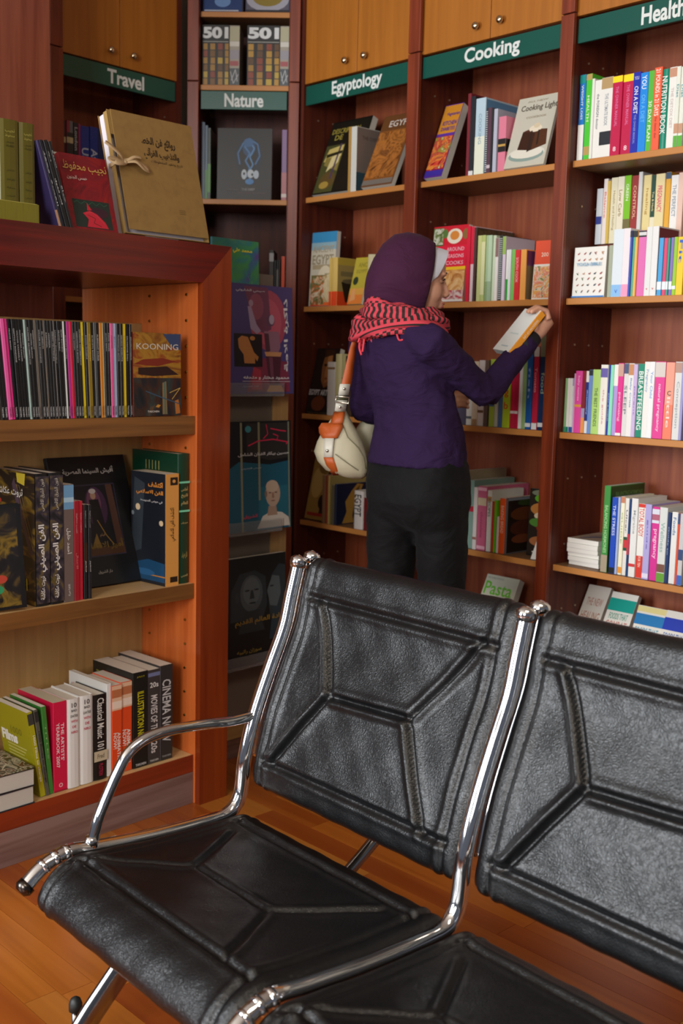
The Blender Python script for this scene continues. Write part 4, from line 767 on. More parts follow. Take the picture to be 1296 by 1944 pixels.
faced(FW, FW.px(683, 1098, .08)[0], .09, .33, .14, .02, .16, '#7c5c3c', 'small brown book on the bottom Egyptology shelf', tilt=25, yaw=5)

# ---- Nature
spines(FN, 2.047, .05, 'on the shelf below the Nature sign', 'nature books below the Nature sign', [
 (380, 387, 232, '#2c4058', 'dark blue slim book'), (387.5, 393, 238, '#3c586c', 'slate blue book', [(0, .4, '#38782c')]), (393.5, 399, 243, '#1c2c1c', 'dark green book', [(.1, .5, '#4c8c2c')]),
 (535, 545, 246, '#7c5c88', 'violet and pink book', [(0, .4, '#b06c70'), (.05, .1, '#d8c8c0')])], depth=.14)
r_, c_, F_ = faced(FN, FN.px(410, 374, .06)[0], .07, 2.047, .222, .02, .285, '#262524', 'dark grey cover with blue curling smoke', tilt=3)
shapes(F_['front'], c_, [('#1c2834', ('o', .58, .6, .24, .27)), ('#232220', ('o', .55, .58, .17, .2)), ('#2c4a6c', ('o', .58, .74, .12, .13)), ('#4470a0', ('l', .006, [(.42, .5), (.38, .65), (.48, .8), (.6, .85), (.74, .78), (.78, .62), (.7, .5)])), ('#4878a8', ('l', .007, [(.6, .86), (.5, .75), (.6, .65), (.52, .55), (.6, .45), (.55, .32)])), ('#5888b8', ('l', .006, [(.58, .84), (.68, .72), (.6, .6), (.66, .5), (.58, .38), (.62, .28)])), ('#3c6490', ('o', .57, .8, .09, .06)), ('#c0cad2', ('o', .5, .36, .05, .07)), ('#c4ccd4', ('o', .62, .37, .06, .06)), ('#b8c4d0', ('o', .72, .36, .05, .06)), ('#384048', ('o', .5, .37, .02, .02)), ('#384048', ('o', .65, .36, .02, .02)), ('#4c84bc', ('o', .6, .26, .08, .04)), ('#8c5c68', ('r', .4, .1, .9, .104))])
text(F_['front'], c_, 'THE DEEP', F_['front'].w * .58, F_['front'].h * .15, F_['front'].h * .03, '#b8b8b8'); text(F_['front'], c_, 'science of wonders', F_['front'].w * .3, F_['front'].h * .145, F_['front'].h * .015, '#88888a')
for x0, lab in ((371.5, 'left book lettered 501 above the Nature sign'), (467.5, 'right book lettered 501 above the Nature sign')):
    s0 = FN.px(x0, 150, .05)[0]; s1 = FN.px(x0 + 62, 150, .05)[0]; hh = .232
    r_, c_, F_ = faced(FN, s0 + .001, .055, 2.4885, s1 - s0, .046, hh, '#161816', lab, yaw=0)
    it = [('#141614', ('r', 0, 0, 1, 1))]
    for j, (a, b) in enumerate(((.03, .2), (.3, .48), (.58, .76), (.84, .98))):
        for q in range(6): it.append((random.choice(('#a87c28', '#7c5418', '#c0a038', '#60401c', '#8c3c20', '#b88c30')), ('r', a + random.uniform(0, .02), .02 + q * .115, b, .02 + (q + .88) * .115)))
    it.append(('#a8a8a0', ('r', .02, .72, .98, .732)))
    shapes(F_['front'], c_, it); text(F_['front'], c_, '501', F_['front'].w * .5, F_['front'].h * .87, F_['front'].h * .19, '#e0e4e4', width=F_['front'].w * .94, bold=.05)
        # broad side panel of the book shown at an angle on its right
    M = FN.M @ Matrix.Translation((min(s1 + .0025 + .040, -.0445), .056, 2.4885)) @ R90
    r2, c2, F2 = book(M, .12, min(.040, -.0445 - s1 - .002), hh, '#a8a090', lab.replace('book lettered 501', 'grey spined book beside the 501 book'), group='grey spined books above the Nature sign')
    shapes(F2['spine'], c2, [('#b8b494', ('r', .02, .75, .98, .98)), ('#d8d4c8', ('r', .02, .66, .98, .74)), ('#9c98a0', ('r', .02, .45, .98, .6)), ('#a85458', ('r', .05, .34, .9, .42)), ('#4c5458', ('r', .02, .02, .98, .3)), ('#b8b8b8', ('l', .003, [(.1, .25), (.4, .05), (.9, .2)])), ('#b8b8b8', ('l', .003, [(.2, .1), (.6, .28), (.8, .08)]))])
for x0, x1, lab, its in ((379, 459, 'dark blue photograph cover on the high Nature shelf', [('#1c3c74', ('r', .02, .02, .98, .98)), ('#6c94c8', ('o', .5, .2, .2, .1)), ('#c8d0d8', ('r', .05, .03, .9, .05))]), (464, 551, 'round plate cover on the high Nature shelf', [('#5c5868', ('r', .02, .02, .98, .98)), ('#a8a8b4', ('o', .5, .25, .48, .22)), ('#8c7830', ('o', .5, .28, .34, .16)), ('#282830', ('r', .02, .02, .98, .06))])):
    s0 = FN.px(x0, 20, .05)[0]; s1 = FN.px(x1, 20, .05)[0]; r_, c_, F_ = faced(FN, s0 + .002, .055, 2.765, s1 - s0, .02, .22, '#1c2c50', lab, tilt=4); shapes(F_['front'], c_, its)
spines(FN, 1.626, .05, 'on the middle Nature shelf', 'books on the middle Nature shelf', [
 (511, 519.5, 475, '#3c3838', 'dark grey tall book', [(.8, .95, '#a8a8a8')]), (520, 524, 494, '#1c1c1e', 'black slim book'), (524.5, 528, 494, '#242426', 'black slim book', [(.2, .8, '#706c68')]), (528.5, 532, 493, '#1c1c1e', 'black slim book'),
 (534, 541, 487, '#d8481c', 'orange spined book'), (388, 396, 500, '#28344c', 'dark blue book in shadow')][:5], depth=.15)
# ---- Travel
spines(FT, 2.054, .06, 'on the top Travel shelf', 'travel guides on the top Travel shelf', [
 (121.5, 126, 228, '#3c2424', 'dark slim guide', [(.62, .72, '#b8a880')]), (126.5, 133, 228, '#8c3444', 'dark guide with pink top', [(0, .8, '#2c2a2c'), (.62, .72, '#b8a880')]), (133.5, 140, 229, '#6c7074', 'grey topped dark guide', [(0, .8, '#2c2a2c'), (.62, .72, '#c8b890')]),
 (140.5, 150, 232, '#20242c', 'black guide with white lettering', [], [('London', '#b8bcc0', .72, .4, .6)]), (150.5, 154, 235, '#a82c64', 'slim magenta guide'),
 (154.5, 171, 238, '#1c3898', 'blue guide lettered USA', [], [('USA', '#c8d4e4', .42, .38, .8)]), (171.5, 187, 240, '#1c3898', 'blue guide lettered Africa', [], [('Africa', '#c8d4e4', .36, .5, .8)]), (187.5, 203, 244, '#1c2c60', 'blue guide half hidden by the folder'),
], depth=.14, lean=0)
spines(FT, 2.054, .06, 'at the right end of the top Travel shelf', 'guides at the right end of the top Travel shelf', [(340, 346, 234, '#a89040', 'yellow guide'), (346.5, 352, 233, '#6c5c9c', 'violet guide')], depth=.14)
# ================================================================== LOW CASE: the books on its shelves and top
ar2 = math.degrees
def aspines(z, d0, place, group, rows, **k): spines(FA, z, d0, place, group, rows, **k)
# ---- thin art books, upper shelf (x of the top edge)
BK = '#141416'
row = []
names = ['FRANZ MARC', 'GIOTTO DI BONDONE', 'VICTOR VASARELY', 'ALEXANDER CALDER', 'EDVARD MUNCH', 'GIUSEPPE ARCIMBOLDO', 'EDVARD MUNCH', 'REMBRANDT', None, 'WILLEM DE KOONING', 'EL GRECO', 'RAPHAEL', 'VERMEER', 'DIEGO VELAZQUEZ', None, 'SANDRO BOTTICELLI', 'FRANZ MARC', 'MARK ROTHKO', None, 'AUGUST MACKE', None, None, 'VAN GOGH', 'HIERONYMUS BOSCH', 'GIUSEPPE ARCIMBOLDO', None, 'EGON SCHIELE', None, 'AUGUSTE RODIN', None, 'ALBRECHT DURER', None, None, 'JOAN MIRO', 'PAUL KLEE', None, None, 'FRANCISCO GOYA', 'GEORG BASELITZ', None, 'SALVADOR DALI', 'MICHELANGELO', None]
def tb(x0, x1, col, look, name=None, lc_='#b8b8b8', extra=()):
    tx = [] if name is None else [(name, lc_, .80 if len(name) < 12 else .74, .018 * len(name) + .03, .42)]
    row.append((x0 / 5.4, x1 / 5.4 - .1, 0, col, look, list(extra), tx + [('TASCHEN', '#c8c8c8' if col in (BK, '#1c1c1e', '#101012') else '#40282c', .075, .1, .5)]))
tb(-75, -40, BK, 'black art book cut by left edge'); tb(-38, 0, BK, 'black art book at the picture edge')
tb(0, 37, '#e860a8', 'light pink art book'); tb(38, 75, '#e0308a', 'strong pink art book')
tb(78, 111, BK, 'black art book lettered FRANZ MARC', names[0]); tb(112, 147, BK, 'black art book lettered GIOTTO DI BONDONE', names[1]); tb(148, 181, BK, 'black art book lettered VICTOR VASARELY', names[2]); tb(184, 212, BK, 'black art book lettered ALEXANDER CALDER', names[3], extra=[(.05, .5, '#a87838')] and ())
tb(213, 239, BK, 'black art book lettered EDVARD MUNCH', names[4]); tb(241, 259, '#a0b8b0', 'pale blue green spined art book'); tb(261, 291, BK, 'black art book lettered GIUSEPPE ARCIMBOLDO', names[5]); tb(292, 319, BK, 'black art book with grey lettering', names[6]); tb(320, 343, '#1c1c1e', 'black art book lettered REMBRANDT', names[7])
tb(345, 376, '#6c645c', 'grey brown art book'); tb(378, 409, BK, 'black art book lettered WILLEM DE KOONING', names[9]); tb(410, 440, BK, 'black art book lettered EL GRECO', names[10]); tb(441, 446, '#84786c', 'sliver of a brown edged art book'); tb(447, 475, BK, 'black art book lettered RAPHAEL', names[11]); tb(476, 504, BK, 'black art book lettered VERMEER', names[12]); tb(505, 538, BK, 'black art book lettered DIEGO VELAZQUEZ', names[13])
tb(540, 552, '#c8ccd0', 'white edged slim art book'); tb(553, 580, BK, 'black art book lettered SANDRO BOTTICELLI', names[15]); tb(581, 612, BK, 'black art book with white lettering', names[16]); tb(613, 643, BK, 'black art book lettered MARK ROTHKO', names[17]); tb(644, 656, '#d0d0cc', 'off white slim art book'); tb(657, 681, BK, 'black art book lettered AUGUST MACKE', names[19])
tb(682, 711, '#c02c94', 'magenta art book'); tb(712, 740, '#d0103c', 'crimson art book'); tb(741, 769, BK, 'black art book lettered VAN GOGH', names[22]); tb(770, 801, BK, 'black art book lettered HIERONYMUS BOSCH', names[23]); tb(802, 831, BK, 'black art book left of the yellow one', names[24]); tb(832, 861, '#e0c818', 'bright yellow art book', 'KLIMT', '#b09810'); tb(862, 889, BK, 'black art book lettered EGON SCHIELE', names[26]); tb(890, 928, '#8c7414', 'dull gold art book lettered JOSEF HOFFMANN', 'JOSEF HOFFMANN', '#e0b850')
tb(930, 964, BK, 'black art book lettered AUGUSTE RODIN', names[28]); tb(965, 979, '#8c9090', 'slim grey art book'); tb(980, 1017, BK, 'black art book lettered ALBRECHT DURER', names[30]); tb(1019, 1050, '#d08018', 'orange art book'); tb(1051, 1064, '#ece0b0', 'slim cream art book'); tb(1066, 1098, BK, 'black art book lettered JOAN MIRO', names[33]); tb(1099, 1124, BK, 'black art book lettered PAUL KLEE', names[34]); tb(1126, 1157, '#e85c9c', 'rose pink art book', 'HOPPER', '#a83468'); tb(1158, 1194, '#a8b8d8', 'light blue art book', 'MONET', '#7888b0')
tb(1196, 1229, BK, 'black art book lettered FRANCISCO GOYA', names[37]); tb(1230, 1260, BK, 'black art book lettered GEORG BASELITZ', names[38]); tb(1262, 1294, '#e4c81c', 'yellow art book near the right end', 'SCHIELE', '#b89c10'); tb(1296, 1328, BK, 'black art book lettered SALVADOR DALI', names[40]); tb(1330, 1352, BK, 'last black art book of the row', names[41])
row2 = []
for i, r in enumerate(row):
    xm = (r[0] + r[1]) / 2; y = 605 + max(0, xm) * .043; ln = 5.0 - 4.2 * min(1, max(0, xm) / 250)
    row2.append((r[0], r[1], y, r[3], r[4], r[5], r[6], {'lean': ln, 'w': .19}))
spines(FA, 1.233, .036, 'in the row of thin art books', 'thin art books on the upper shelf of the low case', row2, depth=.19)
# the cover shown at the right end
s0, _ = FA.px(253.5, 700, .04); s1, _ = FA.px(344, 700, .04)
r_, c_, F_ = faced(FA, s0, .04, 1.2335, s1 - s0, .014, .243, '#3c2c14', 'painted KOONING cover facing out at the end of the art books', tilt=1, cover_mat=mat('#c43c20', .4))
f = F_['front']; shapes(f, c_, [('#4c3c18', ('r', .002, 0, 1, 1))])
patch(f, c_, .0, .0, 1, .50, blotch(['#0c0e14', '#141c24', '#3c2014', '#283838', '#6c4420'], 9, dist=2.5, stretch=(1, 1, .6)))
patch(f, c_, .0, .46, 1, 1., blotch(['#5c2410', '#8c5c1c', '#a87c24', '#8c3c14', '#5c5430'], 11, dist=3, stretch=(.7, 1, 1.4)))
shapes(f, c_, [('#34466c', [(.62, .99), (.997, .997), (.997, .8), (.8, .84)]), ('#7c2814', [(.0, .62), (.5, .6), (.9, .66), (.6, .7), (.2, .68)]), ('#2c1410', [(.1, .58), (.7, .6), (.95, .5), (.4, .48), (.1, .5)]), ('#8c7044', [(.6, .02), (.7, .02), (.68, .42), (.6, .4)]), ('#506c60', [(.64, .02), (.68, .02), (.66, .42), (.63, .4)]), ('#b06c30', [(.88, .02), (.98, .03), (.94, .2), (.86, .18)]), ('#c48c34', [(.45, .11), (.52, .1), (.56, .13), (.5, .14)]), ('#34546c', ('l', .003, [(.25, .3), (.6, .22), (.98, .14)])), ('#c8a858', ('l', .002, [(.8, .2), (.98, .34), (.75, .28)]))])
text(f, c_, 'KOONING', f.w * .5, f.h * .835, f.h * .07, '#d4cfc4', width=f.w * .87, bold=.0); text(f, c_, 'TASCHEN', f.w * .4, f.h * .055, f.h * .022, '#d8d4cc', width=f.w * .24, bold=.02)
# ---- middle shelf
def art_lac(F, c, big=True):
    patch(F, c, .0, .0, 1, 1, blotch(['#0e0d0e', '#141214', '#1c1818', '#7c6420', '#0e0d0e'], 16, dist=1.2, stretch=(.5, 1, 1.3)))
    shapes(F, c, [('#c8b838', [(.62, .92), (.78, .9), (.8, .99), (.6, .99)]), ('#b09030', [(.1, .66), (.35, .66), (.3, .62), (.12, .62)]), ('#4c3c50', [(.55, .95), (.72, .7), (.95, .4), (.9, .38), (.66, .66), (.5, .9)]), ('#7c6850', ('l', .003, [(.6, .9), (.78, .66), (.96, .42)])), ('#7c6850', ('l', .002, [(.66, .9), (.84, .66), (.98, .48)])), ('#a03028', ('o', .2, .76, .06, .02)), ('#a89030', ('o', .6, .32, .12, .03)), ('#386858', ('o', .4, .34, .08, .03)), ('#b89c34', ('r', .2, .2, .6, .22))])
    text(F, c, 'ثروت عكاشة', F.w * .45, F.h * .84, F.h * .07, '#d8d8d4', width=F.w * .6); text(F, c, 'الفن', F.w * .66, F.h * .14, F.h * .12, '#dce03c', width=F.w * .34)
def lac_spine(M, w, t, h, lab, cover=True):
    r, c, F = book(M, w, t, h, '#141416', lab, hard=True, spine='L')
    patch(F['spine'], c, .02, .02, .98, .98, blotch(['#17161a', '#222026', '#3c3440', '#6c5c2c', '#1c1a20'], 20, dist=1.5)); f = F['spine']
    text(f, c, 'الفن الصيني', f.w * .5, f.h * .44, f.w * .62, '#e0dedb', width=f.h * .36, rot=90, bold=.03); text(f, c, 'فنون الشرق الأقصى', f.w * .5, f.h * .84, f.w * .32, '#b8b4a8', width=f.h * .24, rot=90); text(f, c, 'ثروت عكاشة', f.w * .5, f.h * .14, f.w * .38, '#e0dedb', width=f.h * .18, rot=90, bold=.02)
    if cover: art_lac(F['back'], c)
    return r, c, F
zz = .714
def bt(x0, x1, ytop, d0): 
    a, zt = FA.px(x0, ytop, d0); b, _ = FA.px(x1, ytop, d0); return a, b, zt
a, b, zt = bt(65, 92, 900, .05); lac_spine(FA.M @ Matrix.Translation((b, .05, zz)) @ R90, .235, b - a, zt - zz, 'thick black and gold Chinese art book with its front visible')
a, b, zt = bt(92.5, 118.5, 898, .05); lac_spine(FA.M @ Matrix.Translation((b, .05, zz)) @ R90, .23, b - a, zt - zz, 'second black and gold Chinese art book, spine only', False)
# book whose black edge crosses at far left
r_, c_, F_ = faced(FA, FA.px(65, 900, .05)[0] - .205, .07, zz, .17, .02, .285, '#101012', 'black framed Arabic art cover leaning at the far left', yaw=-14, roll=-3, hard=True)
patch(F_['front'], c_, .03, .03, .92, .97, blotch(['#0e0d0e', '#1c1818', '#7c6420', '#0e0d0e'], 16, dist=1.2)); shapes(F_['front'], c_, [('#2c8c5c', ('o', .5, .2, .16, .05)), ('#b04030', ('o', .62, .3, .1, .04))])
spines(FA, zz, .045, 'on the middle shelf of the low case', 'thin Arabic books on the middle shelf of the low case', [
 (121.5, 141, 921, '#6c5c58', 'mauve grey Arabic book with light blue square', [(.79, .995, '#6c9cc4'), (.85, .89, '#a8c8dc')], [('أحمد خليل', '#e8e6e2', .52, .22, .5), ('القاهرة', '#d8d4d0', .1, .1, .25, 90)], {'w': .10}),
 (141.5, 151, 952, '#9c1828', 'crimson Arabic book', [], [('نجيب محفوظ', '#d0a0a0', .78, .2, .4), ('الأعمال', '#d07878', .4, .16, .5)], {'w': .10}),
 (151.5, 158.5, 952, '#c01c34', 'brighter red Arabic book', [], [('حكايات حارتنا', '#e0a0a8', .78, .2, .4)], {'w': .10}),
 (160, 166.5, 959, '#1c1c1e', 'slim black Arabic book with orange flame edge', [(.3, .6, '#3c2014')], [('نجيب محفوظ', '#b8b8b8', .85, .18, .4), ('سمير', '#d8d8d8', .35, .12, .4)], {'w': .10}),
 (168, 174, 959, '#202024', 'slimmer black Arabic book before film poster', [], [('نجيب محفوظ', '#b8b8b8', .85, .18, .4), ('سمير', '#d8d8d8', .35, .12, .4)], {'w': .10}),
], start=4)
# large film poster book
s0, zt = FA.px(104, 874, .262); s1, _ = FA.px(250, 868, .262)
r_, c_, F_ = faced(FA, s0 - .02, .158, zz, s1 - s0, .014, (zt - zz) / math.cos(math.radians(18)), '#121214', 'large black Arabic film poster book facing out', tilt=18, hard=True)
f = F_['front']; shapes(f, c_, [('#3c3448', ('r', .26, .22, .80, .78)), ('#17131c', ('r', .27, .23, .79, .77)), ('#4c2c50', ('o', .52, .6, .14, .16)), ('#7c4c6c', ('o', .5, .64, .09, .1)), ('#140c14', [(.44, .66), (.56, .66), (.6, .4), (.64, .27), (.38, .27), (.44, .45)]), ('#c8a088', ('o', .5, .69, .035, .03)), ('#d8d0d0', ('o', .5, .725, .045, .02)), ('#5c3c30', [(.68, .77), (.76, .77), (.79, .24), (.7, .24)]), ('#a88434', ('l', .003, [(.5, .5), (.58, .38), (.66, .3)])), ('#8c6c2c', [(.36, .27), (.46, .4), (.5, .28)]), ('#54341c', ('r', .28, .23, .79, .29))])
text(f, c_, 'أفيش السينما المصرية', f.w * .5, f.h * .885, f.h * .06, '#dcd6cc', width=f.w * .66, bold=.02); text(f, c_, 'أمير الانتقام', f.w * .55, f.h * .3, f.h * .09, '#7c6428', width=f.w * .5, bold=.03); text(f, c_, 'دار الشروق', f.w * .48, f.h * .1, f.h * .03, '#b8b4ac', width=f.w * .18); text(f, c_, 'فيلم', f.w * .53, f.h * .38, f.h * .03, '#b08c6c')
# tall green hardback and the orange spined book before it
a, b, zt = bt(340, 370, 862, .05); b = min(b, .003); r_, c_, F_ = book(FA.M @ Matrix.Translation((b - .007, .052, zz)) @ R90, .235, b - a - .006, zt - zz, '#0b3a26', 'tall dark green hardback with bright green bands at the right end', hard=True)
f = F_['spine']; shapes(f, c_, [('#7ad8b4', ('r', 0, .775, 1, .79)), ('#7ad8b4', ('r', 0, .555, 1, .57))]); text(f, c_, 'أطلس', f.w * .5, f.h * .73, f.h * .035, '#c8b878', width=f.w * .6); text(f, c_, 'تاريخ', f.w * .5, f.h * .68, f.h * .035, '#c8b878', width=f.w * .6); text(f, c_, 'العالم', f.w * .5, f.h * .62, f.h * .035, '#c8b878', width=f.w * .6); text(f, c_, 'حسين مؤنس', f.w * .5, f.h * .47, f.h * .02, '#c8b878', width=f.w * .6); text(f, c_, 'الزهراء', f.w * .5, f.h * .22, f.h * .05, '#a8a060', width=f.w * .5); text(f, c_, 'العربي', f.w * .5, f.h * .06, f.h * .025, '#b8b078', width=f.w * .6)
shapes(F_['back'], c_, [('#a8a060', ('r', .3 + .07 * i, .86, .315 + .07 * i, .93)) for i in range(5)])
a, b, zt = bt(314, 340.5, 902, .03); r_, c_, F_ = book(FA.M @ Matrix.Translation((FA.px(340, 862, .05)[0] - .004, .045, zz)) @ Matrix.Rotation(math.radians(2), 4, 'Z') @ R90, .165, b - a, zt - zz, '#e0a050', 'orange spined Arabic book on Islamic art beside the green hardback', hard=False)
f = F_['spine']; shapes(f, c_, [('#2c2018', ('r', .35, .9, .9, .97)), ('#2c2018', ('r', .35, .03, .9, .08)), ('#e0a050', ('o', .62, .935, .12, .015))]); text(f, c_, 'اكتشف الفن الاسلامي', f.w * .55, f.h * .55, f.w * .45, '#4c3418', width=f.h * .3, rot=90)
f = F_['back']; patch(f, c_, 0, 0, 1, 1, mat('#1c222c', .3)); shapes(f, c_, [('#38424c', [(.0, .25), (.3, .3), (.4, .9), (.1, .95)]), ('#1c4c74', [(.0, .03), (.98, .03), (.98, .2), (.5, .22), (.0, .16)]), ('#c88430', ('r', .0, .075, 1, .085)), ('#f0d8b0', ('o', .2, .68, .07, .03)), ('#e0c8a0', ('o', .88, .56, .06, .025)), ('#8c98a0', ('o', .05, .62, .04, .02)), ('#2c6494', ('o', .4, .1, .3, .03))])
text(f, c_, 'اكتشف', f.w * .72, f.h * .9, f.h * .05, '#e8983c', width=f.w * .42, bold=.03); text(f, c_, 'الفن الاسلامي', f.w * .55, f.h * .82, f.h * .055, '#e8983c', width=f.w * .78, bold=.03); text(f, c_, 'في حوض المتوسط', f.w * .6, f.h * .745, f.h * .03, '#dcdcdc', width=f.w * .65)
# ---- bottom shelf, rising to the right
spines(FA, .161, .05, 'on the bottom shelf of the low case', 'media books on the bottom shelf of the low case', [
 (51, 61.5, 1355, '#a8a41c', 'olive yellow Films book with its cover visible', [(.85, .98, '#3c3c38')], [('1000 Films to change', '#e8e8d8', .45, .55, .5)], {'w': .17, 'lean': 9, 'back': lambda F, c: (patch(F, c, 0, 0, 1, 1, mat('#a09c18', .4)), text(F, c, 'Films', F.w * .3, F.h * .62, F.h * .13, '#f4f4ee', width=F.w * .5, bold=.05), text(F, c, '1000', F.w * .55, F.h * .72, F.h * .08, '#7c7820', width=F.w * .35), shapes(F, c, [('#c8c470', ('r', .2, .52 - .04 * i, .8 - .05 * (i % 3), .535 - .04 * i)) for i in range(8)]))}),
 (62, 69.5, 1350, '#58584c', 'grey green slim 1000 Books book', [(.86, .98, '#2c2c2c')], [('1000 Books to change', '#1c1c1c', .45, .6, .6)], {'w': .17, 'lean': 8}),
 (70.5, 79.5, 1346, '#3c8034', 'green slim book between grey and red books', [], [('TITLES', '#88b878', .6, .4, .3)], {'w': .17, 'lean': 5}),
 (81, 107.5, 1341, '#d01844', 'thick crimson THE ARTISTS YEARBOOK 2007', [(.0, .015, '#a01030')], [("THE ARTISTS'", '#f0e0e4', .55, .42, .24, -90, .66), ("YEARBOOK 2007", '#f0e0e4', .52, .5, .24, -90, .32), ('o', '#f0b0b8', .07, .3, .3, 0)], {'w': .19, 'pages': mat('#c8c0a8', .8)}),
 (109, 134, 1334, '#e0e0de', 'left white 10 BAD DATES book', [], [('10', '#303030', .93, .38, .32, 0), ('BAD', '#404040', .87, .42, .17, 0), ('DATES', '#404040', .81, .55, .17, 0), ('WITH', '#c83c60', .75, .5, .17, 0), ('DE', '#c83c60', .69, .3, .17, 0), ('NIRO', '#c83c60', .63, .5, .17, 0)], {'w': .15, 'hard': True}),
 (135.5, 161.5, 1327, '#e0e0de', 'right white 10 BAD DATES book', [], [('10', '#303030', .93, .38, .32, 0), ('BAD', '#404040', .87, .42, .17, 0), ('DATES', '#404040', .81, .55, .17, 0), ('WITH', '#c83c60', .75, .5, .17, 0), ('DE', '#c83c60', .69, .3, .17, 0), ('NIRO', '#c83c60', .63, .5, .17, 0)], {'w': .15, 'hard': True}),
 (163.5, 189.5, 1325, '#141312', 'black Classical Music 101 book', [(.22, .34, '#c4b89c')], [('Classical Music 101', '#e0ded8', .66, .6, .5), ('Fred', '#6c6050', .28, .5, .3, 0), ('PLOTKIN', '#b02848', .12, .14, .3)], {'w': .16, 'hard': True}),
 (190.5, 199, 1303, '#dfe2e0', 'white How to Read Music book', [], [], {'w': .20, 'back': lambda F, c: [text(F, c, tx, F.w * u, F.h * .86, F.h * .05, cl, width=F.w * wd, bold=.03) for tx, u, cl, wd in (('How', .16, '#c84830', .17), ('to', .32, '#386cb8', .08), ('Read', .5, '#38985c', .2), ('Music', .78, '#c83c70', .26))]}),
 (200.5, 219.5, 1306, '#e04c20', 'left orange ANIMATION NOW book', [(.72, .995, '#e0b898'), (.86, .95, '#b87048'), (.74, .82, '#ecd8c8')], [('ANIMATION', '#f0e8e0', .28, .38, .34, -90, .68), ('NOW!', '#f0e8e0', .38, .18, .34, -90, .3)], {'w': .15}),
 (220.5, 242, 1300, '#e04c20', 'right orange ANIMATION NOW book', [(.72, .995, '#e0b898'), (.86, .95, '#b87048'), (.74, .82, '#ecd8c8')], [('ANIMATION', '#f0e8e0', .28, .38, .34, -90, .68), ('NOW!', '#f0e8e0', .38, .18, .34, -90, .3)], {'w': .15}),
 (247, 276, 1281, '#161816', 'black and yellow ILLUSTRATION NOW book', [], [('ILLUSTRATION NOW', '#d0c818', .52, .55, .42), ('TASCHEN', '#d8d8d8', .03, .7, .13, 0), ('JULIUS', '#a8a018', .95, .5, .1, 0)], {'w': .21, 'back': lambda F, c: (patch(F, c, 0, 0, 1, 1, mat('#181a17', .35)), shapes(F, c, [('#8c8c20', ('r', .08 + .17 * (i % 5), .90 - .02 * (i // 5), .16 + .17 * (i % 5) + .03 * ((i * 7) % 3), .91 - .02 * (i // 5))) for i in range(10)]))}),
 (279.5, 302.5, 1275, '#3c3838', 'dark grey MOVIES OF THE 20S book', [(.93, .97, '#7078a0')], [('20s', '#e8e4e4', .84, .7, .36, 0), ('MOVIES OF THE', '#dcd8d8', .52, .42, .55), ('20s', '#dcd8d8', .17, .12, .5), ('TASCHEN', '#d8d8d8', .03, .7, .13, 0)], {'w': .2}),
 (304, 328, 1266, '#302e2e', 'dark CINEMA NOW book at the right end', [], [('CINEMA NOW', '#c8c8c8', .52, .66, .68), ('TASCHEN', '#a8a8a8', .04, .7, .12, 0)], {'w': .22}),
], start=1)
# two thick books lying flat at the far left
zz = .161
for k, (h, lab) in enumerate(((.052, 'thick book lying flat at the bottom of the two, blue edged'), (.052, 'thick flat book with ornate black and gold cover, on another'))):
    M = FA.M @ Matrix.Translation((FA.px(65, 1500, .03)[0] - .305, .028 + k * .004, zz + h + .0005)) @ Matrix.Rotation(math.radians(-1.5 * k), 4, 'Z') @ Matrix.Rotation(math.radians(-90), 4, 'X')
    r_, c_, F_ = book(M, .305, h - .001, .22, '#20303c' if k == 0 else '#1c1a18', lab, hard=True, pages=mat('#c0bdb4', .85)); zz += h
    if k: patch(F_['front'], c_, .0, .0, 1, 1, blotch(['#14120e', '#4c3c28', '#2c2c24', '#b8b4a0', '#6c2c24', '#1c1a14'], 26, dist=3)); shapes(F_['front'], c_, [('#786030', [(.4, .02), (.55, .02), (.8, .98), (.7, .98)]), ('#c8c4b0', ('l', .003, [(.75, .2), (.85, .35), (.8, .5), (.92, .6)])), ('#7c3028', ('r', .55, .6, .8, .85))])
# ---- on top of the low case
ZTOP = ZT - .0005
def top_book(x0, x1, yb, yt, d, t, **k): pass
a0, _ = FA.px(0, 430, .03); a1, _ = FA.px(75, 420, .03); zt = FA.px(75, 372, .03)[1]
bx = empty('box_set', FA.M @ Matrix.Translation((a1 - .22, .03, ZTOP)), 'olive gold box base under the Arabic volumes, far left of the top', 'box'); hb = .052
MB().box(0, .22, 0, .17, 0, hb).build('tray', blotch(['#6c6414', '#7c7422', '#746c1a'], 30, stretch=(8, 1, .2)), bx, bevel=.002)
MB().box(.004, .216, .004, .166, hb + .0002, hb + .0012).build('lid_line', mat('#b8b060', .4), bx)
for k, (x0, x1, y) in enumerate(((-2, 35, 224), (36, 66, 232))):
    u0, zt = FA.px(x0, y, .05); u1, _ = FA.px(x1, y, .05); tt = u1 - u0
    r_, c_, F_ = book(FA.M @ Matrix.Translation((u1, .05, ZTOP + hb + .0013)) @ R90, .14, tt - .001, zt - ZTOP - hb, '#5c5514', ('gold olive Arabic volume at the left picture edge', 'gold olive Arabic volume wrapped in film, right of its twin')[k], hard=True, group='olive Arabic volumes')
    f = F_['spine']
    for tx, v, hh, cl in (('نجيب', .86, .05, '#a8a050'), ('محفوظ', .80, .04, '#a8a050'), ('الأعمال', .72, .025, '#3c3814'), ('الكاملة', .68, .025, '#3c3814'), ('خان الخليلي', .38, .03, '#3c3814'), ('زقاق المدق', .27, .03, '#3c3814'), ('بداية', .17, .025, '#3c3814'), ('السراب', .07, .025, '#3c3814')): text(f, c_, tx, f.w * .5, f.h * v, f.h * hh, cl, width=f.w * (.5 if hh > .03 else .4))
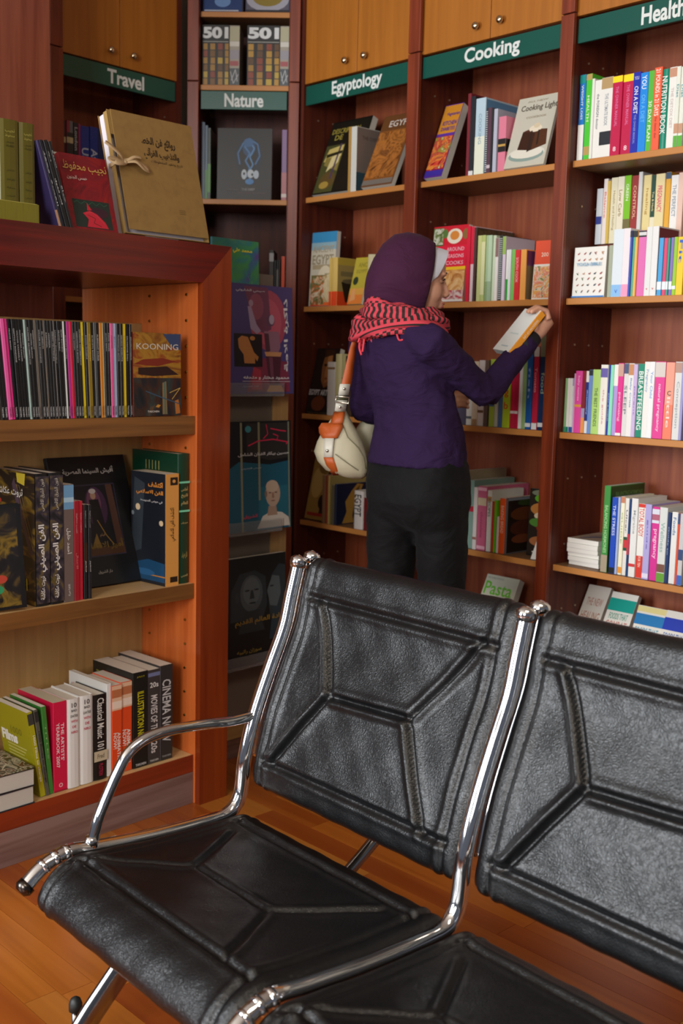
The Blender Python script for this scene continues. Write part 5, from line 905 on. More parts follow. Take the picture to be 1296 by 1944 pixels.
spines(FA, ZTOP, .04, 'of the dark books on the case top', 'dark leaning books on top of the low case', [
 (72, 77, 268, '#3c3460', 'violet spined book with pale figure', [(.0, .2, '#b88c70')], [], {'lean': 17}), (77.3, 83.5, 267, '#1c1c28', 'black book with white edge line', [], [('محمد', '#c8c8d0', .75, .25, .4), ('القصة', '#c8c8d0', .4, .3, .4)], {'lean': 17}),
 (84, 92, 267, '#18191b', 'plain black book with white lettering', [], [('فؤاد', '#b8b8b8', .82, .12, .3), ('قصر الشوق', '#d0d0d0', .42, .3, .45)], {'lean': 17}), (92.3, 98, 270, '#202022', 'speckled black book beside the red cover', [], [('سيرة', '#c0c0c0', .8, .2, .5), ('حياة', '#c0c0c0', .4, .2, .5)], {'lean': 17}),
], depth=.15)
# red cover
def topcover(pts, d, color, label, t, tilt, w=None, **k):
    """pts: lower left, lower right, upper right, upper left in pixels: sizes come from the lower edge and the left edge"""
    (xa, ya), (xb, yb), (xc, yc), (xd, yd) = pts
    u0, _ = FA.px(xa, ya, d); u1, _ = FA.px(xb, yb, d); return u0, u1 - u0
u0, wd = topcover([(134, 430), (222, 441), (200, 310), (103, 288)], .05, None, '', 0, 0)
u0, _ = FA.px(132, 429, .06); u1, _ = FA.px(222, 441, .06); M = FA.M @ Matrix.Translation((u0 + .005, .06, ZTOP + .007)) @ Matrix.Rotation(math.radians(-17), 4, 'X')
r_, c_, F_ = book(M, u1 - u0, .018, .218, '#b01828', 'red Arabic novel cover leaning between black books and brown folder')
f = F_['front']; patch(f, c_, 0, 0, 1, 1, blotch(['#641420', '#8c1824', '#781824', '#98201c'], 12, dist=2)); shapes(f, c_, [('#20302c', ('r', .12, .03, .9, .40)), ('#2c6c50', ('l', .0012, [(.15, .35), (.22, .38), (.3, .34), (.38, .38), (.46, .34), (.54, .38), (.62, .34), (.7, .38), (.78, .34), (.86, .37)])), ('#3c2030', ('o', .62, .24, .22, .07)), ('#c42838', [(.42, .36), (.5, .27), (.4, .26)]), ('#c8283c', [(.3, .22), (.45, .26), (.6, .22), (.75, .12), (.8, .04), (.35, .04), (.4, .14)]), ('#1c2420', ('l', .0015, [(.4, .2), (.55, .16), (.5, .1), (.65, .06)])), ('#e05060', ('l', .001, [(.35, .22), (.5, .24), (.62, .18), (.72, .1)]))])
text(f, c_, 'نجيب محفوظ', f.w * .5, f.h * .83, f.h * .15, '#c89c54', width=f.w * .92, bold=.01); text(f, c_, 'همس الجنون', f.w * .3, f.h * .68, f.h * .06, '#d8c0b8', width=f.w * .42)
u1, zz_ = FA.px(155, 290, .15); r_, c_, F_ = book(FA.M @ Matrix.Translation((u1 - .09, .108, ZTOP + .008)) @ Matrix.Rotation(math.radians(-17), 4, 'X'), .13, .02, .226, '#c8ccc4', 'pale book standing behind the red Arabic novel')
# brown folder with a ribbon
fu, _ = FA.px(240, 441, .07); fv, _ = FA.px(398, 460, .07); FWd = fv - fu
MF = FA.M @ Matrix.Translation((fu, .07, ZTOP + .0145)) @ Matrix.Rotation(math.radians(-15), 4, 'X')
fo = empty('folder', MF, 'large brown cardboard folder tied with a cream ribbon bow', 'folder'); HF = .368; TF = .048
KR = blotch(['#8c6c3c', '#94743f', '#98783f'], 30, .75, stretch=(1, 1, 1)); KR2 = mat('#9c7c44', .7)
box('front_flap', .012, FWd, 0, .002, .012, HF, KR, fo, .0008); box('back_cover', 0, FWd, TF - .002, TF, 0, HF - .004, KR, fo, .0008); box('bottom_wall', 0, FWd, .0022, TF - .0022, 0, .002, KR2, fo); box('side_flap', .0, .002, .0022, .020, .0, HF - .006, KR2, fo); box('top_flap', .0, .03, .0022, .0035, HF - .075, HF - .002, KR2, fo, .0005)
box('page_stack', .003, FWd - .004, .022, TF - .004, .004, HF - .008, mat('#dcd6dc', .8), fo); box('right_wall', FWd - .002, FWd, .0022, TF - .0022, .0022, HF - .03, KR2, fo)
f = Face((.012, 0, .012), (1, 0, 0), (0, 0, 1), FWd - .012, HF - .012); ft = bpy.data.objects['front_flap']
INK = '#2e2316'
text(f, ft, 'روائع فن الخط', f.w * .53, f.h * .775, f.h * .10, INK, width=f.w * .42, bold=.035); text(f, ft, 'والتذهيب القرآني', f.w * .55, f.h * .675, f.h * .10, INK, width=f.w * .44, bold=.035); text(f, ft, 'تاريخ وتطور المخطوطات', f.w * .60, f.h * .61, f.h * .035, INK, width=f.w * .40, bold=0)
shapes(f, ft, [('#5c4828', ('r', .50, .645, .68, .647)), ('#6c5430', ('r', .66, .215, .74, .219)), ('#6c5430', ('r', .66, .20, .74, .204)), ('#6c5430', ('r', .66, .185, .74, .189))])
def ribbon(pts, wd=.008, tw=0):
    P = smooth_path(pts, 5); V = []; Fc = []
    for i, p in enumerate(P):
        t = (P[min(i + 1, len(P) - 1)] - P[max(i - 1, 0)]).normalized(); q = i / (len(P) - 1); s = t.cross(Vector((math.sin(tw * q), -1, .3 * math.cos(tw * q)))).normalized() * wd * (.35 + .65 * min(1, 4 * q))
        V += [p - s, p + s]
    for i in range(len(P) - 1): Fc.append((2 * i, 2 * i + 1, 2 * i + 3, 2 * i + 2))
    return V, Fc
rb = MB(); kx, kz = .026, HF * .56
for pts, wd in (([(kx, -.010, kz), (kx - .02, -.024, kz + .014), (kx - .05, -.028, kz + .032), (kx - .068, -.024, kz + .046)], .0075), ([(kx, -.010, kz), (kx - .02, -.028, kz - .010), (kx - .05, -.036, kz - .016), (kx - .058, -.022, kz - .004), (kx - .034, -.014, kz + .004), (kx, -.009, kz + .002)], .0095),
                ([(kx, -.010, kz), (kx + .03, -.018, kz + .018), (kx + .06, -.014, kz + .022)], .0045), ([(kx, -.010, kz), (kx + .03, -.024, kz + .002), (kx + .06, -.020, kz - .014), (kx + .085, -.008, kz - .012), (kx + .07, -.012, kz - .002), (kx + .03, -.014, kz + .010), (kx, -.009, kz + .004)], .0075)):
    V, Fc = ribbon(pts, wd); rb.add(V, Fc)
rbo = rb.build('ribbon_bow', mat('#c8ac84', .35, name='satin'), fo, True); so = rbo.modifiers.new('t', 'SOLIDIFY'); so.thickness = .0008
MB().ball((kx, -.010, kz), (.008, .007, .008)).build('ribbon_knot', mat('#c8ac84', .35, name='satin'), rbo, True)
MB().box(-.001, .012, -.0012, -.0004, kz - .006, kz + .006).box(-.0024, -.0012, -.001, .03, kz - .006, kz + .006).build('ribbon_band', mat('#c8ac84', .35), rbo)
st = empty('clear_book_rest', FA.M @ Matrix.Translation((fu + .05, .048, ZTOP)), 'low clear plastic rest under the brown folder', 'book rest'); MB().box(0, .12, 0, .02, 0, .0018).box(0, .12, 0, .0016, .0018, .009).build('rest', CLEAR, st)
# ---- display stand: books behind the clear ledges
def stand_book(x0, x1, yt, z, color, label, d=None, t=.02, tilt=5, **k):
    tilt = 2.5
    d0 = .235 - .038 if d is None else d; s0, zt = FA.px(x0, yt, d0 + .02); s1, _ = FA.px(x1, yt, d0 + .02)
    return faced(FA, s0, d0, z + .005, s1 - s0, t, (zt - z - .005) / math.cos(math.radians(tilt)), color, label, tilt=tilt, **k)
r_, c_, F_ = stand_book(410, 553, 535, 1.285, '#3c3668', 'violet Arabic book with seated statue, top ledge of the stand', t=.024, tilt=4)
f = F_['front']
shapes(f, c_, [('#463e74', ('r', 0, 0, 1, 1)), ('#a0465c', ('o', .66, .68, .25, .28)), ('#b45468', ('o', .66, .66, .18, .22)), ('#7c3048', [(.35, .02), (.95, .02), (.92, .3), (.5, .34)]), ('#a8384c', [(.42, .04), (.56, .04), (.55, .22), (.45, .25)]), ('#6c3c58', [(.34, .98), (.4, .8), (.44, .6), (.6, .56), (.7, .6), (.66, .98)]), ('#8c4c64', ('o', .5, .8, .1, .12)), ('#9c8cac', [(.385, .8), (.43, .8), (.5, .64), (.56, .58), (.5, .55), (.42, .6)]), ('#a088a0', ('o', .43, .83, .03, .03)), ('#5c4058', ('o', .69, .68, .055, .055)), ('#a89ab0', ('o', .705, .69, .035, .045)), ('#8c6478', [(.6, .58), (.8, .58), (.82, .44), (.78, .36), (.62, .36)]), ('#4c2c3c', [(.6, .56), (.66, .56), (.68, .4), (.62, .38)]), ('#c08c60', [(.6, .39), (.84, .39), (.82, .35), (.62, .35)]), ('#4c2434', [(.62, .35), (.83, .35), (.8, .08), (.66, .08)]), ('#6c3c50', [(.66, .34), (.71, .34), (.73, .1), (.69, .1)]), ('#c08040', [(.62, .02), (.86, .02), (.82, .08), (.66, .08)]), ('#16121c', ('r', .2, .25, .57, .55)), ('#b87c44', [(.25, .5), (.3, .53), (.38, .52), (.42, .45), (.46, .38), (.52, .34), (.5, .3), (.47, .33), (.47, .28), (.33, .28), (.32, .36), (.26, .42)]), ('#b87c44', ('o', .44, .51, .035, .02)), ('#d8d4dc', ('r', .3, .115, .95, .119))])
text(f, c_, 'محمود مختار و متحفه', f.w * .62, f.h * .15, f.h * .04, '#e4e2e8', width=f.w * .62, bold=.02); text(f, c_, 'ذاكرة الأمة', f.w * .9, f.h * .55, f.w * .07, '#d8d6dc', width=f.h * .68, rot=90, bold=.03); text(f, c_, 'صبحي الشاروني', f.w * .42, f.h * .94, f.h * .03, '#d0cedc', width=f.w * .38, bold=.02); text(f, c_, 'الدار المصرية', f.w * .4, f.h * .07, f.h * .018, '#b8b4c8', width=f.w * .2)
for k in (0, 1): pass
r_, c_, F_ = stand_book(396, 416, 548, 1.285, '#1c1a3c', 'dark blue book edges at the left of the top ledge', t=.007, tilt=4, d=.1935)
r_, c_, F_ = stand_book(405, 550, 803, .812, '#101820', 'blue green Arabic book with portrait on the middle ledge', t=.022, tilt=4)
f = F_['front']
shapes(f, c_, [('#14191f', ('r', 0, 0, 1, 1)), ('#1c5a72', [(.12, .55), (.3, .64), (.7, .6), (.98, .63), (.98, .0), (.12, .0)]), ('#24687c', ('r', .55, .1, .95, .4)), ('#2c2c2c', [(.4, .98), (.98, .98), (.98, .66), (.7, .64), (.4, .7)]), ('#8c8c70', ('r', .32, .0, .345, .99)), ('#8c8c70', ('r', .55, .28, .575, .99)), ('#7c8470', ('r', .955, .0, .975, .99)), ('#d4ccc0', [(.52, .02), (.97, .02), (.95, .1), (.86, .15), (.72, .17), (.6, .13)]), ('#a88c78', [(.68, .22), (.78, .22), (.8, .13), (.66, .13)]), ('#b8a08c', ('o', .74, .33, .1, .12)), ('#c4b09c', ('o', .73, .40, .085, .055)), ('#6c5448', ('o', .7, .34, .02, .006)), ('#6c5448', ('o', .78, .34, .02, .006)), ('#8c6454', ('o', .74, .265, .03, .006)), ('#94705c', [(.73, .34), (.75, .34), (.755, .29), (.725, .29)]), ('#886c5c', ('o', .645, .33, .018, .03)), ('#d42c54', ('l', .004, [(.72, .93), (.84, .91), (.93, .9)])), ('#d42c54', ('l', .004, [(.42, .78), (.55, .82), (.75, .83), (.95, .8), (.93, .78)])), ('#d42c54', ('l', .0035, [(.66, .97), (.68, .88), (.62, .84)])), ('#d42c54', ('l', .0035, [(.75, .88), (.82, .86), (.8, .82)])), ('#3c8c98', ('o', .42, .93, .04, .03))])
text(f, c_, 'حسين بيكار الفنان الشامل', f.w * .62, f.h * .70, f.h * .035, '#d8d8d8', width=f.w * .68, bold=.02); text(f, c_, 'صبحي الشاروني', f.w * .45, f.h * .575, f.h * .02, '#a8c0c8', width=f.w * .26); text(f, c_, 'الشروق', f.w * .43, f.h * .14, f.h * .04, '#d8506c', width=f.w * .18)
r_, c_, F_ = stand_book(405, 540, 1068, .34, '#121416', 'black Arabic book with two dark stone heads, bottom ledge', t=.022, tilt=4)
f = F_['front']
shapes(f, c_, [('#111315', ('r', 0, 0, 1, 1)), ('#2c343a', [(.2, .42), (.22, .7), (.34, .85), (.55, .87), (.7, .8), (.72, .55), (.66, .42)]), ('#4c565c', ('o', .5, .66, .16, .17)), ('#5c676d', ('o', .5, .68, .12, .13)), ('#1a2024', ('o', .44, .69, .035, .008)), ('#1a2024', ('o', .57, .69, .035, .008)), ('#2a3236', [(.49, .69), (.52, .69), (.54, .61), (.47, .61)]), ('#22282c', ('o', .51, .57, .05, .01)), ('#363e42', ('o', .3, .64, .03, .05)), ('#2c343a', [(.76, .4), (.74, .55), (.78, .8), (.9, .9), (.99, .88), (.99, .4)]), ('#566066', [(.75, .72), (.72, .66), (.74, .6), (.76, .52), (.86, .5), (.92, .62), (.9, .78), (.8, .8)]), ('#1c2226', ('o', .79, .7, .03, .008)), ('#283034', [(.4, .5), (.6, .5), (.68, .3), (.3, .3)]), ('#283840', [(.8, .5), (.9, .5), (.86, .2), (.74, .2)])])
text(f, c_, 'سادة العالم القديم', f.w * .62, f.h * .4, f.h * .07, '#a8842c', width=f.w * .72, bold=.01); text(f, c_, 'سوزان راتييه', f.w * .45, f.h * .13, f.h * .045, '#9c8438', width=f.w * .34)
# book high on the stand
s0, zt = FA.px(408, 449, .23); s1, _ = FA.px(496, 458, .23)
sb = 1.7; r_, c_, F_ = faced(FA, s0, .236, 1.545, s1 - s0, .010, zt - 1.545, '#2c7078', 'green and purple patterned Arabic book above the display stand', tilt=2)
f = F_['front']; patch(f, c_, .0, .0, 1, 1, blotch(['#5c3c8c', '#2c6c88', '#3c8c4c', '#2c7c7c', '#6c9c3c', '#5c3c90'], 9, dist=.8)); shapes(f, c_, [('#2c8c88', ('l', .002, [(.4, .6), (.5, .4), (.45, .2), (.6, .05)])), ('#2c8c88', ('l', .002, [(.7, .6), (.85, .45), (.75, .3), (.9, .1)]))]); text(f, c_, 'محمد علي', f.w * .64, f.h * .86, f.h * .07, '#e8dc30', width=f.w * .42, bold=.03); text(f, c_, 'باشا', f.w * .6, f.h * .36, f.h * .03, '#c8b840')
MB().box(.0, .395, .001, .0195, 1.54, 1.544).build('clear_ledge', CLEAR, DS)
r_, c_, F_ = faced(FA, s0 - .065, .238, 1.545, .06, .004, .215, '#c8d0e0', 'pale bluish sheet left of the patterned book', tilt=2)
# ================================================================== THE WOMAN
PR = empty('person', Matrix.Translation((.23, 3.36, 0)), 'woman in plum headscarf, violet sweater and black trousers holding a book up at the shelf', 'person')
PO = Vector((.23, 3.36, 0)); RGT = Vector((.690, -.724, 0)); FWD = Vector((.724, .690, 0)); UPV = Vector((0, 0, 1))
def pw(x, y, Y): return at_y(x, y, Y) - PO
def mpp(P): return (P + PO - CAM).dot(fw) / F_PX
def ering(c, a, b, n=28, X=RGT, Y=FWD, pw_=2.0):
    R = []
    for k in range(n):
        t = 2 * math.pi * k / n; x, y = math.cos(t), math.sin(t)
        x = math.copysign(abs(x) ** (2 / pw_), x); y = math.copysign(abs(y) ** (2 / pw_), y); R.append(c + X * a * x + Y * b * y)
    return R
def pring(cy, xl, xr, Y=3.36, q=.70, grow=1.0, n=28, pw_=2.2):
    c = pw((xl + xr) / 2, cy, Y); hw = (xr - xl) / 2 * mpp(c); a = hw / math.sqrt(.476 + .524 * q * q) * grow; return ering(c, a, a * q, n, pw_=pw_)
def cloth(c1, c2=None, scale=14, rough=.8, bump=.25, fine=900, sheen=.3):
    m = bpy.data.materials.new('cloth'); m.use_nodes = True; nt = m.node_tree; N = nt.nodes; L = nt.links; b = N['Principled BSDF']
    tc = N.new('ShaderNodeTexCoord'); n = N.new('ShaderNodeTexNoise'); n.inputs['Scale'].default_value = scale; n.inputs['Detail'].default_value = 4; n.inputs['Distortion'].default_value = 1.2; mp = N.new('ShaderNodeMapping'); mp.inputs['Scale'].default_value = (1, 1, 1.8); L.new(tc.outputs['Object'], mp.inputs[0]); L.new(mp.outputs[0], n.inputs['Vector'])
    bp = N.new('ShaderNodeBump'); bp.inputs['Strength'].default_value = bump; bp.inputs['Distance'].default_value = .02; L.new(n.outputs['Fac'], bp.inputs['Height']); L.new(bp.outputs[0], b.inputs['Normal'])
    r = N.new('ShaderNodeValToRGB'); r.color_ramp.elements[0].color = lin(c1); r.color_ramp.elements[1].color = lin(c2 or c1); L.new(n.outputs['Fac'], r.inputs[0]); L.new(r.outputs[0], b.inputs['Base Color'])
    b.inputs['Roughness'].default_value = rough; b.inputs['Specular IOR Level'].default_value = .2; b.inputs['Sheen Weight'].default_value = sheen; b.inputs['Sheen Roughness'].default_value = .5; return m
SKIN = mat('#c8957a', .5, name='skin'); SKIN.node_tree.nodes['Principled BSDF'].inputs['Subsurface Weight'].default_value = .1; SKIN.node_tree.nodes['Principled BSDF'].inputs['Subsurface Radius'].default_value = (.02, .008, .004)
PURPLE = cloth('#241433', '#2c193e', 10, .9, .6, sheen=.0); PANTS = cloth('#0b0b0c', '#101011', 7, .8, .6, sheen=.02); PLUM = cloth('#34122c', '#451c3a', 9, .8, .45, sheen=.03)
def remesh(o, vox, smooth=4):
    r = o.modifiers.new('remesh', 'REMESH'); r.mode = 'VOXEL'; r.voxel_size = vox; r.use_smooth_shade = True
    s = o.modifiers.new('smooth', 'SMOOTH'); s.factor = .5; s.iterations = smooth; return o
# joints
SR = pw(818, 652, 3.22); ER = pw(921, 748, 3.36); WR = pw(1008, 643, 3.462)
SL = pw(692, 652, 3.46); EL = pw(692, 782, 3.50); WL = pw(838, 770, 3.61)
HC = pw(789, 529, 3.37); fd = Vector((math.sin(math.radians(80)), math.cos(math.radians(80)), -.10)).normalized(); fl_ = Vector((0, 0, 1)).cross(fd).normalized(); fu_ = fd.cross(fl_)
HM = Matrix.Translation(HC) @ Matrix((fd, fl_, fu_)).transposed().to_4x4()
def H(x, y, z): return HM @ Vector((x, y, z))
HR = HM.to_3x3().to_4x4()
hipL = pw(744, 985, 3.40); hipR = pw(838, 985, 3.32); kneeL = Vector((hipL.x + .0, hipL.y + .03, .46)); kneeR = Vector((hipR.x, hipR.y + .03, .46)); ankL = Vector((hipL.x - .01, hipL.y + .0, .09)); ankR = Vector((hipR.x + .01, hipR.y + .0, .09))
bd = MB()
for c, r in (((-.01, 0, .02), (.092, .073, .095)), ((.03, 0, -.035), (.056, .055, .080)), ((.056, 0, -.098), (.024, .026, .018)), ((.042, 0, .035), (.045, .056, .055)), ((.045, .032, -.035), (.032, .026, .036)), ((.045, -.032, -.035), (.032, .026, .036)), ((.03, 0, -.075), (.045, .045, .035)),
             ((.084, 0, -.062), (.013, .021, .006)), ((.081, 0, -.074), (.013, .018, .0065)), ((.074, .026, .020), (.012, .024, .007)), ((.074, -.026, .020), (.012, .024, .007)), ((.094, .010, -.038), (.009, .006, .007)), ((.094, -.010, -.038), (.009, .006, .007))):
    bd.ball(H(*c), r, 24, 16, M=HR)
bd.tube([H(.078, 0, .014), H(.090, 0, -.006), H(.099, 0, -.024), H(.104, 0, -.033), H(.092, 0, -.041)], [.007, .0075, .0082, .0092, .008], 12)
bd.tube([H(-.02, 0, -.05), H(-.035, 0, -.12), H(-.05, 0, -.19)], [.052, .048, .058], 16)
bd.loft([pring(y, a + 18, b - 18, q=.52) for y, a, b in ((640, 716, 790), (672, 700, 812), (720, 702, 830), (760, 703, 862), (810, 712, 872), (860, 706, 879), (920, 716, 872), (960, 716, 872), (985, 730, 860))])
bd.tube([SR, SR.lerp(ER, .5), ER], [.042, .040, .035], 14).tube([ER, ER.lerp(WR, .5), WR], [.036, .033, .024], 14).tube([SL, EL], [.042, .036], 14).tube([EL, WL], [.036, .024], 14)
bd.tube([SL, SL.lerp(SR, .5) + Vector((0, 0, -.02)), SR], [.035, .04, .035], 14)
for a, b, c in ((hipL, kneeL, ankL), (hipR, kneeR, ankR)): bd.tube([a, a.lerp(b, .5), b, b.lerp(c, .4), c, c - Vector((0, 0, .05))], [.055, .055, .045, .045, .030, .030], 14)
# right hand behind the book, fingers over its top
K = pw(1040, 606, 3.482); pal = (K - WR)
bd.tube([WR, WR.lerp(K, .45), K], [.023, .027, .024], 12)
for i in range(4):
    o_ = Vector((-.004, .019 * (1.4 - i), .006 * (1.2 - abs(i - 1.4)))); k0 = K + o_ * 1.0
    l = (1.0, 1.08, 1.04, .88)[i]
    p1 = pw(1040 - 2 * i, 589 + 1.0 * i, 3.480) + Vector((0, .019 * (1.4 - i), 0)); p2 = p1 + (pw(1022, 582, 3.43) - pw(1040, 589, 3.44)) * l; p3 = p2 + (pw(1003, 592, 3.415) - pw(1022, 582, 3.43)) * l * .85
    bd.tube([k0, p1, p2, p3, p3 + (p3 - p2) * .12], [.0105, .0095, .0088, .0078, .004], 10)
bd.tube([WR.lerp(K, .3), WR.lerp(K, .5) + Vector((-.02, -.028, .0)), WR.lerp(K, .85) + Vector((-.034, -.034, .008)), WR.lerp(K, 1.1) + Vector((-.045, -.032, .014))], [.014, .012, .010, .007], 10)
# left hand in front of the waist
HL = pw(862, 757, 3.615); bd.tube([WL, WL.lerp(HL, .6), HL], [.022, .025, .021], 12)
for i in range(4):
    a = HL + Vector((.0, 0, .016 * (1.5 - i))); bd.tube([a, a + Vector((.024, -.006, .004)), a + Vector((.040, -.020, .0)), a + Vector((.044, -.036, -.004))], [.0095, .009, .008, .0045], 8)
bd.tube([WL.lerp(HL, .5) + Vector((0, 0, .012)), HL + Vector((.0, -.01, .036)), HL + Vector((.022, -.016, .042))], [.012, .010, .007], 8)
body = bd.build('body', SKIN, PR, True); remesh(body, .0042, 3)
# eye, brow and lips colour
for sy in (-1, 1):
    e = MB().ball(H(.0675, .027 * sy, -.001), (.0115, .0115, .0075), 12, 8, M=HR).build('eye', mat('#a87c62', .5, name='eyelid'), PR, True)
    MB().ball(H(.0770, .026 * sy, -.003), (.003, .0055, .003), 10, 6, M=HR).build('iris', mat('#24140c', .2), e, True)
    MB().tube([H(.0765, .010 * sy, .001), H(.084, .020 * sy, .0075), H(.0815, .031 * sy, .0075), H(.073, .041 * sy, .001)], [.001, .0022, .0022, .001], 6).build('eyelash', mat('#18100c', .7), PR, True)
    MB().tube([H(.084, .010 * sy, .021), H(.0855, .024 * sy, .026), H(.075, .042 * sy, .022)], [.0022, .003, .0015], 6).build('eyebrow', mat('#2a1a12', .8), PR, True)
MB().ball(H(.0865, 0, -.063), (.0125, .0195, .0048), 14, 8, M=HR).ball(H(.0845, 0, -.073), (.0125, .0165, .0055), 14, 8, M=HR).build('lips', mat('#a85c50', .45), PR, True)
# headscarf
def xring(x, cz, ry, rz, n=56, slant=0.0, fold=0.0, ph=0.0, cy=0.0):
    R = []
    for k in range(n):
        t = 2 * math.pi * k / n; y = ry * math.cos(t) + cy; z = cz + rz * math.sin(t); f = 1 + fold * (math.sin(7 * t + ph * .6) * .7 + math.sin(13 * t + 1.1 * ph) * .5)
        R.append(H(x + slant * (z - cz) / .12, y * f, cz + (z - cz) * f))
    return R
HJ = [(-.150, -.045, .010, .016), (-.146, -.040, .035, .045), (-.134, -.032, .058, .075), (-.112, -.018, .076, .104), (-.08, -.006, .088, .126), (-.045, .000, .094, .132), (-.01, .000, .093, .131), (.008, -.003, .090, .129), (.022, -.006, .085, .124), (.030, -.008, .081, .120)]
hj = MB(); V = [xring(x, cz, ry, rz, slant=.010 * max(0, (i - 5) / 4), fold=.020 * min(1, i / 3), ph=x * 38) for i, (x, cz, ry, rz) in enumerate(HJ)]
V.append(xring(.028, -.008, .076, .115, slant=.01)); V.append(xring(.010, -.008, .074, .112, slant=.02))
hj.loft(V, 0, False); hj.add(V[0], [tuple(reversed(range(56)))])
dr = []
for z, cx, rx, ry in ((-.03, -.050, .088, .080), (-.06, -.046, .088, .078), (-.09, -.040, .082, .074), (-.115, -.036, .074, .070), (-.14, -.034, .066, .066), (-.19, -.04, .062, .062)):
    dr.append([H(cx + rx * math.cos(2 * math.pi * k / 56) * (1 + .02 * math.sin(k * 1.3 + z * 30)), ry * math.sin(2 * math.pi * k / 56) * (1 + .02 * math.sin(k * 1.9 + z * 40)), z) for k in range(56)])
hj.loft(dr); hjo = hj.build('headscarf', PLUM, PR, True)
cap = MB(); C = []
for i in range(7):
    x = -.03 + .0125 * i; R = []
    for k in range(48):
        t = 2 * math.pi * k / 48; rr = .074 - .0008 * i; y = rr * math.cos(t); z = -.003 + (.113 - .0022 * i) * math.sin(t); R.append(H(x + ((.046 * max(0, z / .11) ** .8 - .05 * max(0, (.01 - z) / .1)) if i > 3 else 0) * (i - 3) / 3, y * (1 - .10 * (i > 5)), z * (1 - .02 * (i > 5))))
    C.append(R)
cap.loft(C, 0, False).build('under_scarf', cloth('#c8ccd8', '#d4d8e2', 10, .8, .1), PR, True)
# sweater
sw = MB()
sw.loft([pring(y, a, b, q=q, grow=1.0) for y, a, b, q in ((606, 720, 806, .8), (618, 702, 822, .74), (632, 690, 832, .70), (655, 684, 836, .68), (690, 686, 838, .70), (722, 694, 845, .72), (752, 703, 860, .72), (785, 709, 868, .70), (820, 711, 874, .72), (852, 706, 880, .76), (868, 702, 881, .78), (882, 700, 883, .78))])
sw.tube([pw(770, 628, 3.33), pw(798, 640, 3.26), SR + Vector((.0, 0, .0)), SR.lerp(ER, .35), SR.lerp(ER, .7), ER, ER + (ER - SR) * .06], [.05, .055, .056, .052, .047, .045, .03], 18)
sw.tube([ER + Vector((0, 0, -.004)), ER.lerp(WR, .3), ER.lerp(WR, .65), ER.lerp(WR, .97)], [.044, .043, .037, .031], 18)
sw.tube([pw(745, 628, 3.38), pw(712, 638, 3.43), SL, SL.lerp(EL, .5), EL, EL + Vector((0, 0, -.03))], [.05, .05, .052, .050, .044, .028], 18)
sw.tube([EL, EL.lerp(WL, .5), EL.lerp(WL, .97)], [.044, .038, .030], 16)
swo = sw.build('sweater', PURPLE, PR, True); remesh(swo, .0075, 5)
def wr(o, tx_scale, strength):
    t = bpy.data.textures.new('folds', 'CLOUDS'); t.noise_scale = tx_scale; t.noise_depth = 2; d = o.modifiers.new('folds', 'DISPLACE'); d.texture = t; d.strength = strength; d.mid_level = .5; d.texture_coords = 'LOCAL'; return o
wr(swo, .055, .014)
MB().tube([ER.lerp(WR, .80), ER.lerp(WR, .9), ER.lerp(WR, 1.04)], [.0345, .0325, .030], 20).build('cuff', mat('#0d0a14', .8), PR, True)
# trousers
pn = MB()
pn.loft([pring(y, a, b, q=q, grow=1.0, pw_=2.4) for y, a, b, q in ((856, 712, 874, .70), (880, 704, 881, .72), (920, 699, 886, .80), (950, 698, 888, .82), (975, 706, 880, .74), (995, 722, 866, .6), (1005, 740, 850, .45))])
def leg(xs, off, knee_z=.46, last=.02):
    R = []
    for y, a, b, Y in xs:
        c = pw((a + b) / 2, y, Y); hw = (b - a) / 2 * mpp(c); R.append(ering(c, hw * 1.02, hw * 1.05, 24))
    c0 = R[-1]; cc = sum(c0, Vector()) / 24; r0 = (c0[0] - cc).length
    for z, k, dy in ((.52, .95, .02), (.40, .90, .02), (.25, .88, .0), (.12, .92, -.01), (.035, .98, -.01)):
        if z < cc.z - .05: R.append(ering(Vector((cc.x + off * (cc.z - z), cc.y + dy, z)), r0 * k, r0 * k, 24))
    return R
pn.loft(leg([(915, 715, 790, 3.385), (940, 700, 798, 3.39), (975, 697, 796, 3.395), (1010, 697, 791, 3.40), (1050, 697, 787, 3.41), (1100, 698, 783, 3.42)], -.01)); pn.loft(leg([(915, 795, 872, 3.335), (940, 788, 888, 3.33), (975, 787, 889, 3.325), (1010, 789, 888, 3.32), (1050, 791, 886, 3.32), (1100, 793, 882, 3.33)], .01))
pno = pn.build('trousers', PANTS, PR, True); remesh(pno, .009, 3); wr(pno, .07, .014)
for c in (ankL, ankR):
    MB().loft([ering(Vector((c.x, c.y + dy, .0)) + FWD * dy + Vector((0, 0, z)), a, b, 18, pw_=2.3) for dy, z, a, b in ((0.02, .001, .036, .10), (0.02, .03, .038, .105), (.01, .055, .033, .085), (.0, .075, .03, .05))]).build('shoe', mat('#16130f', .4), PR, True)
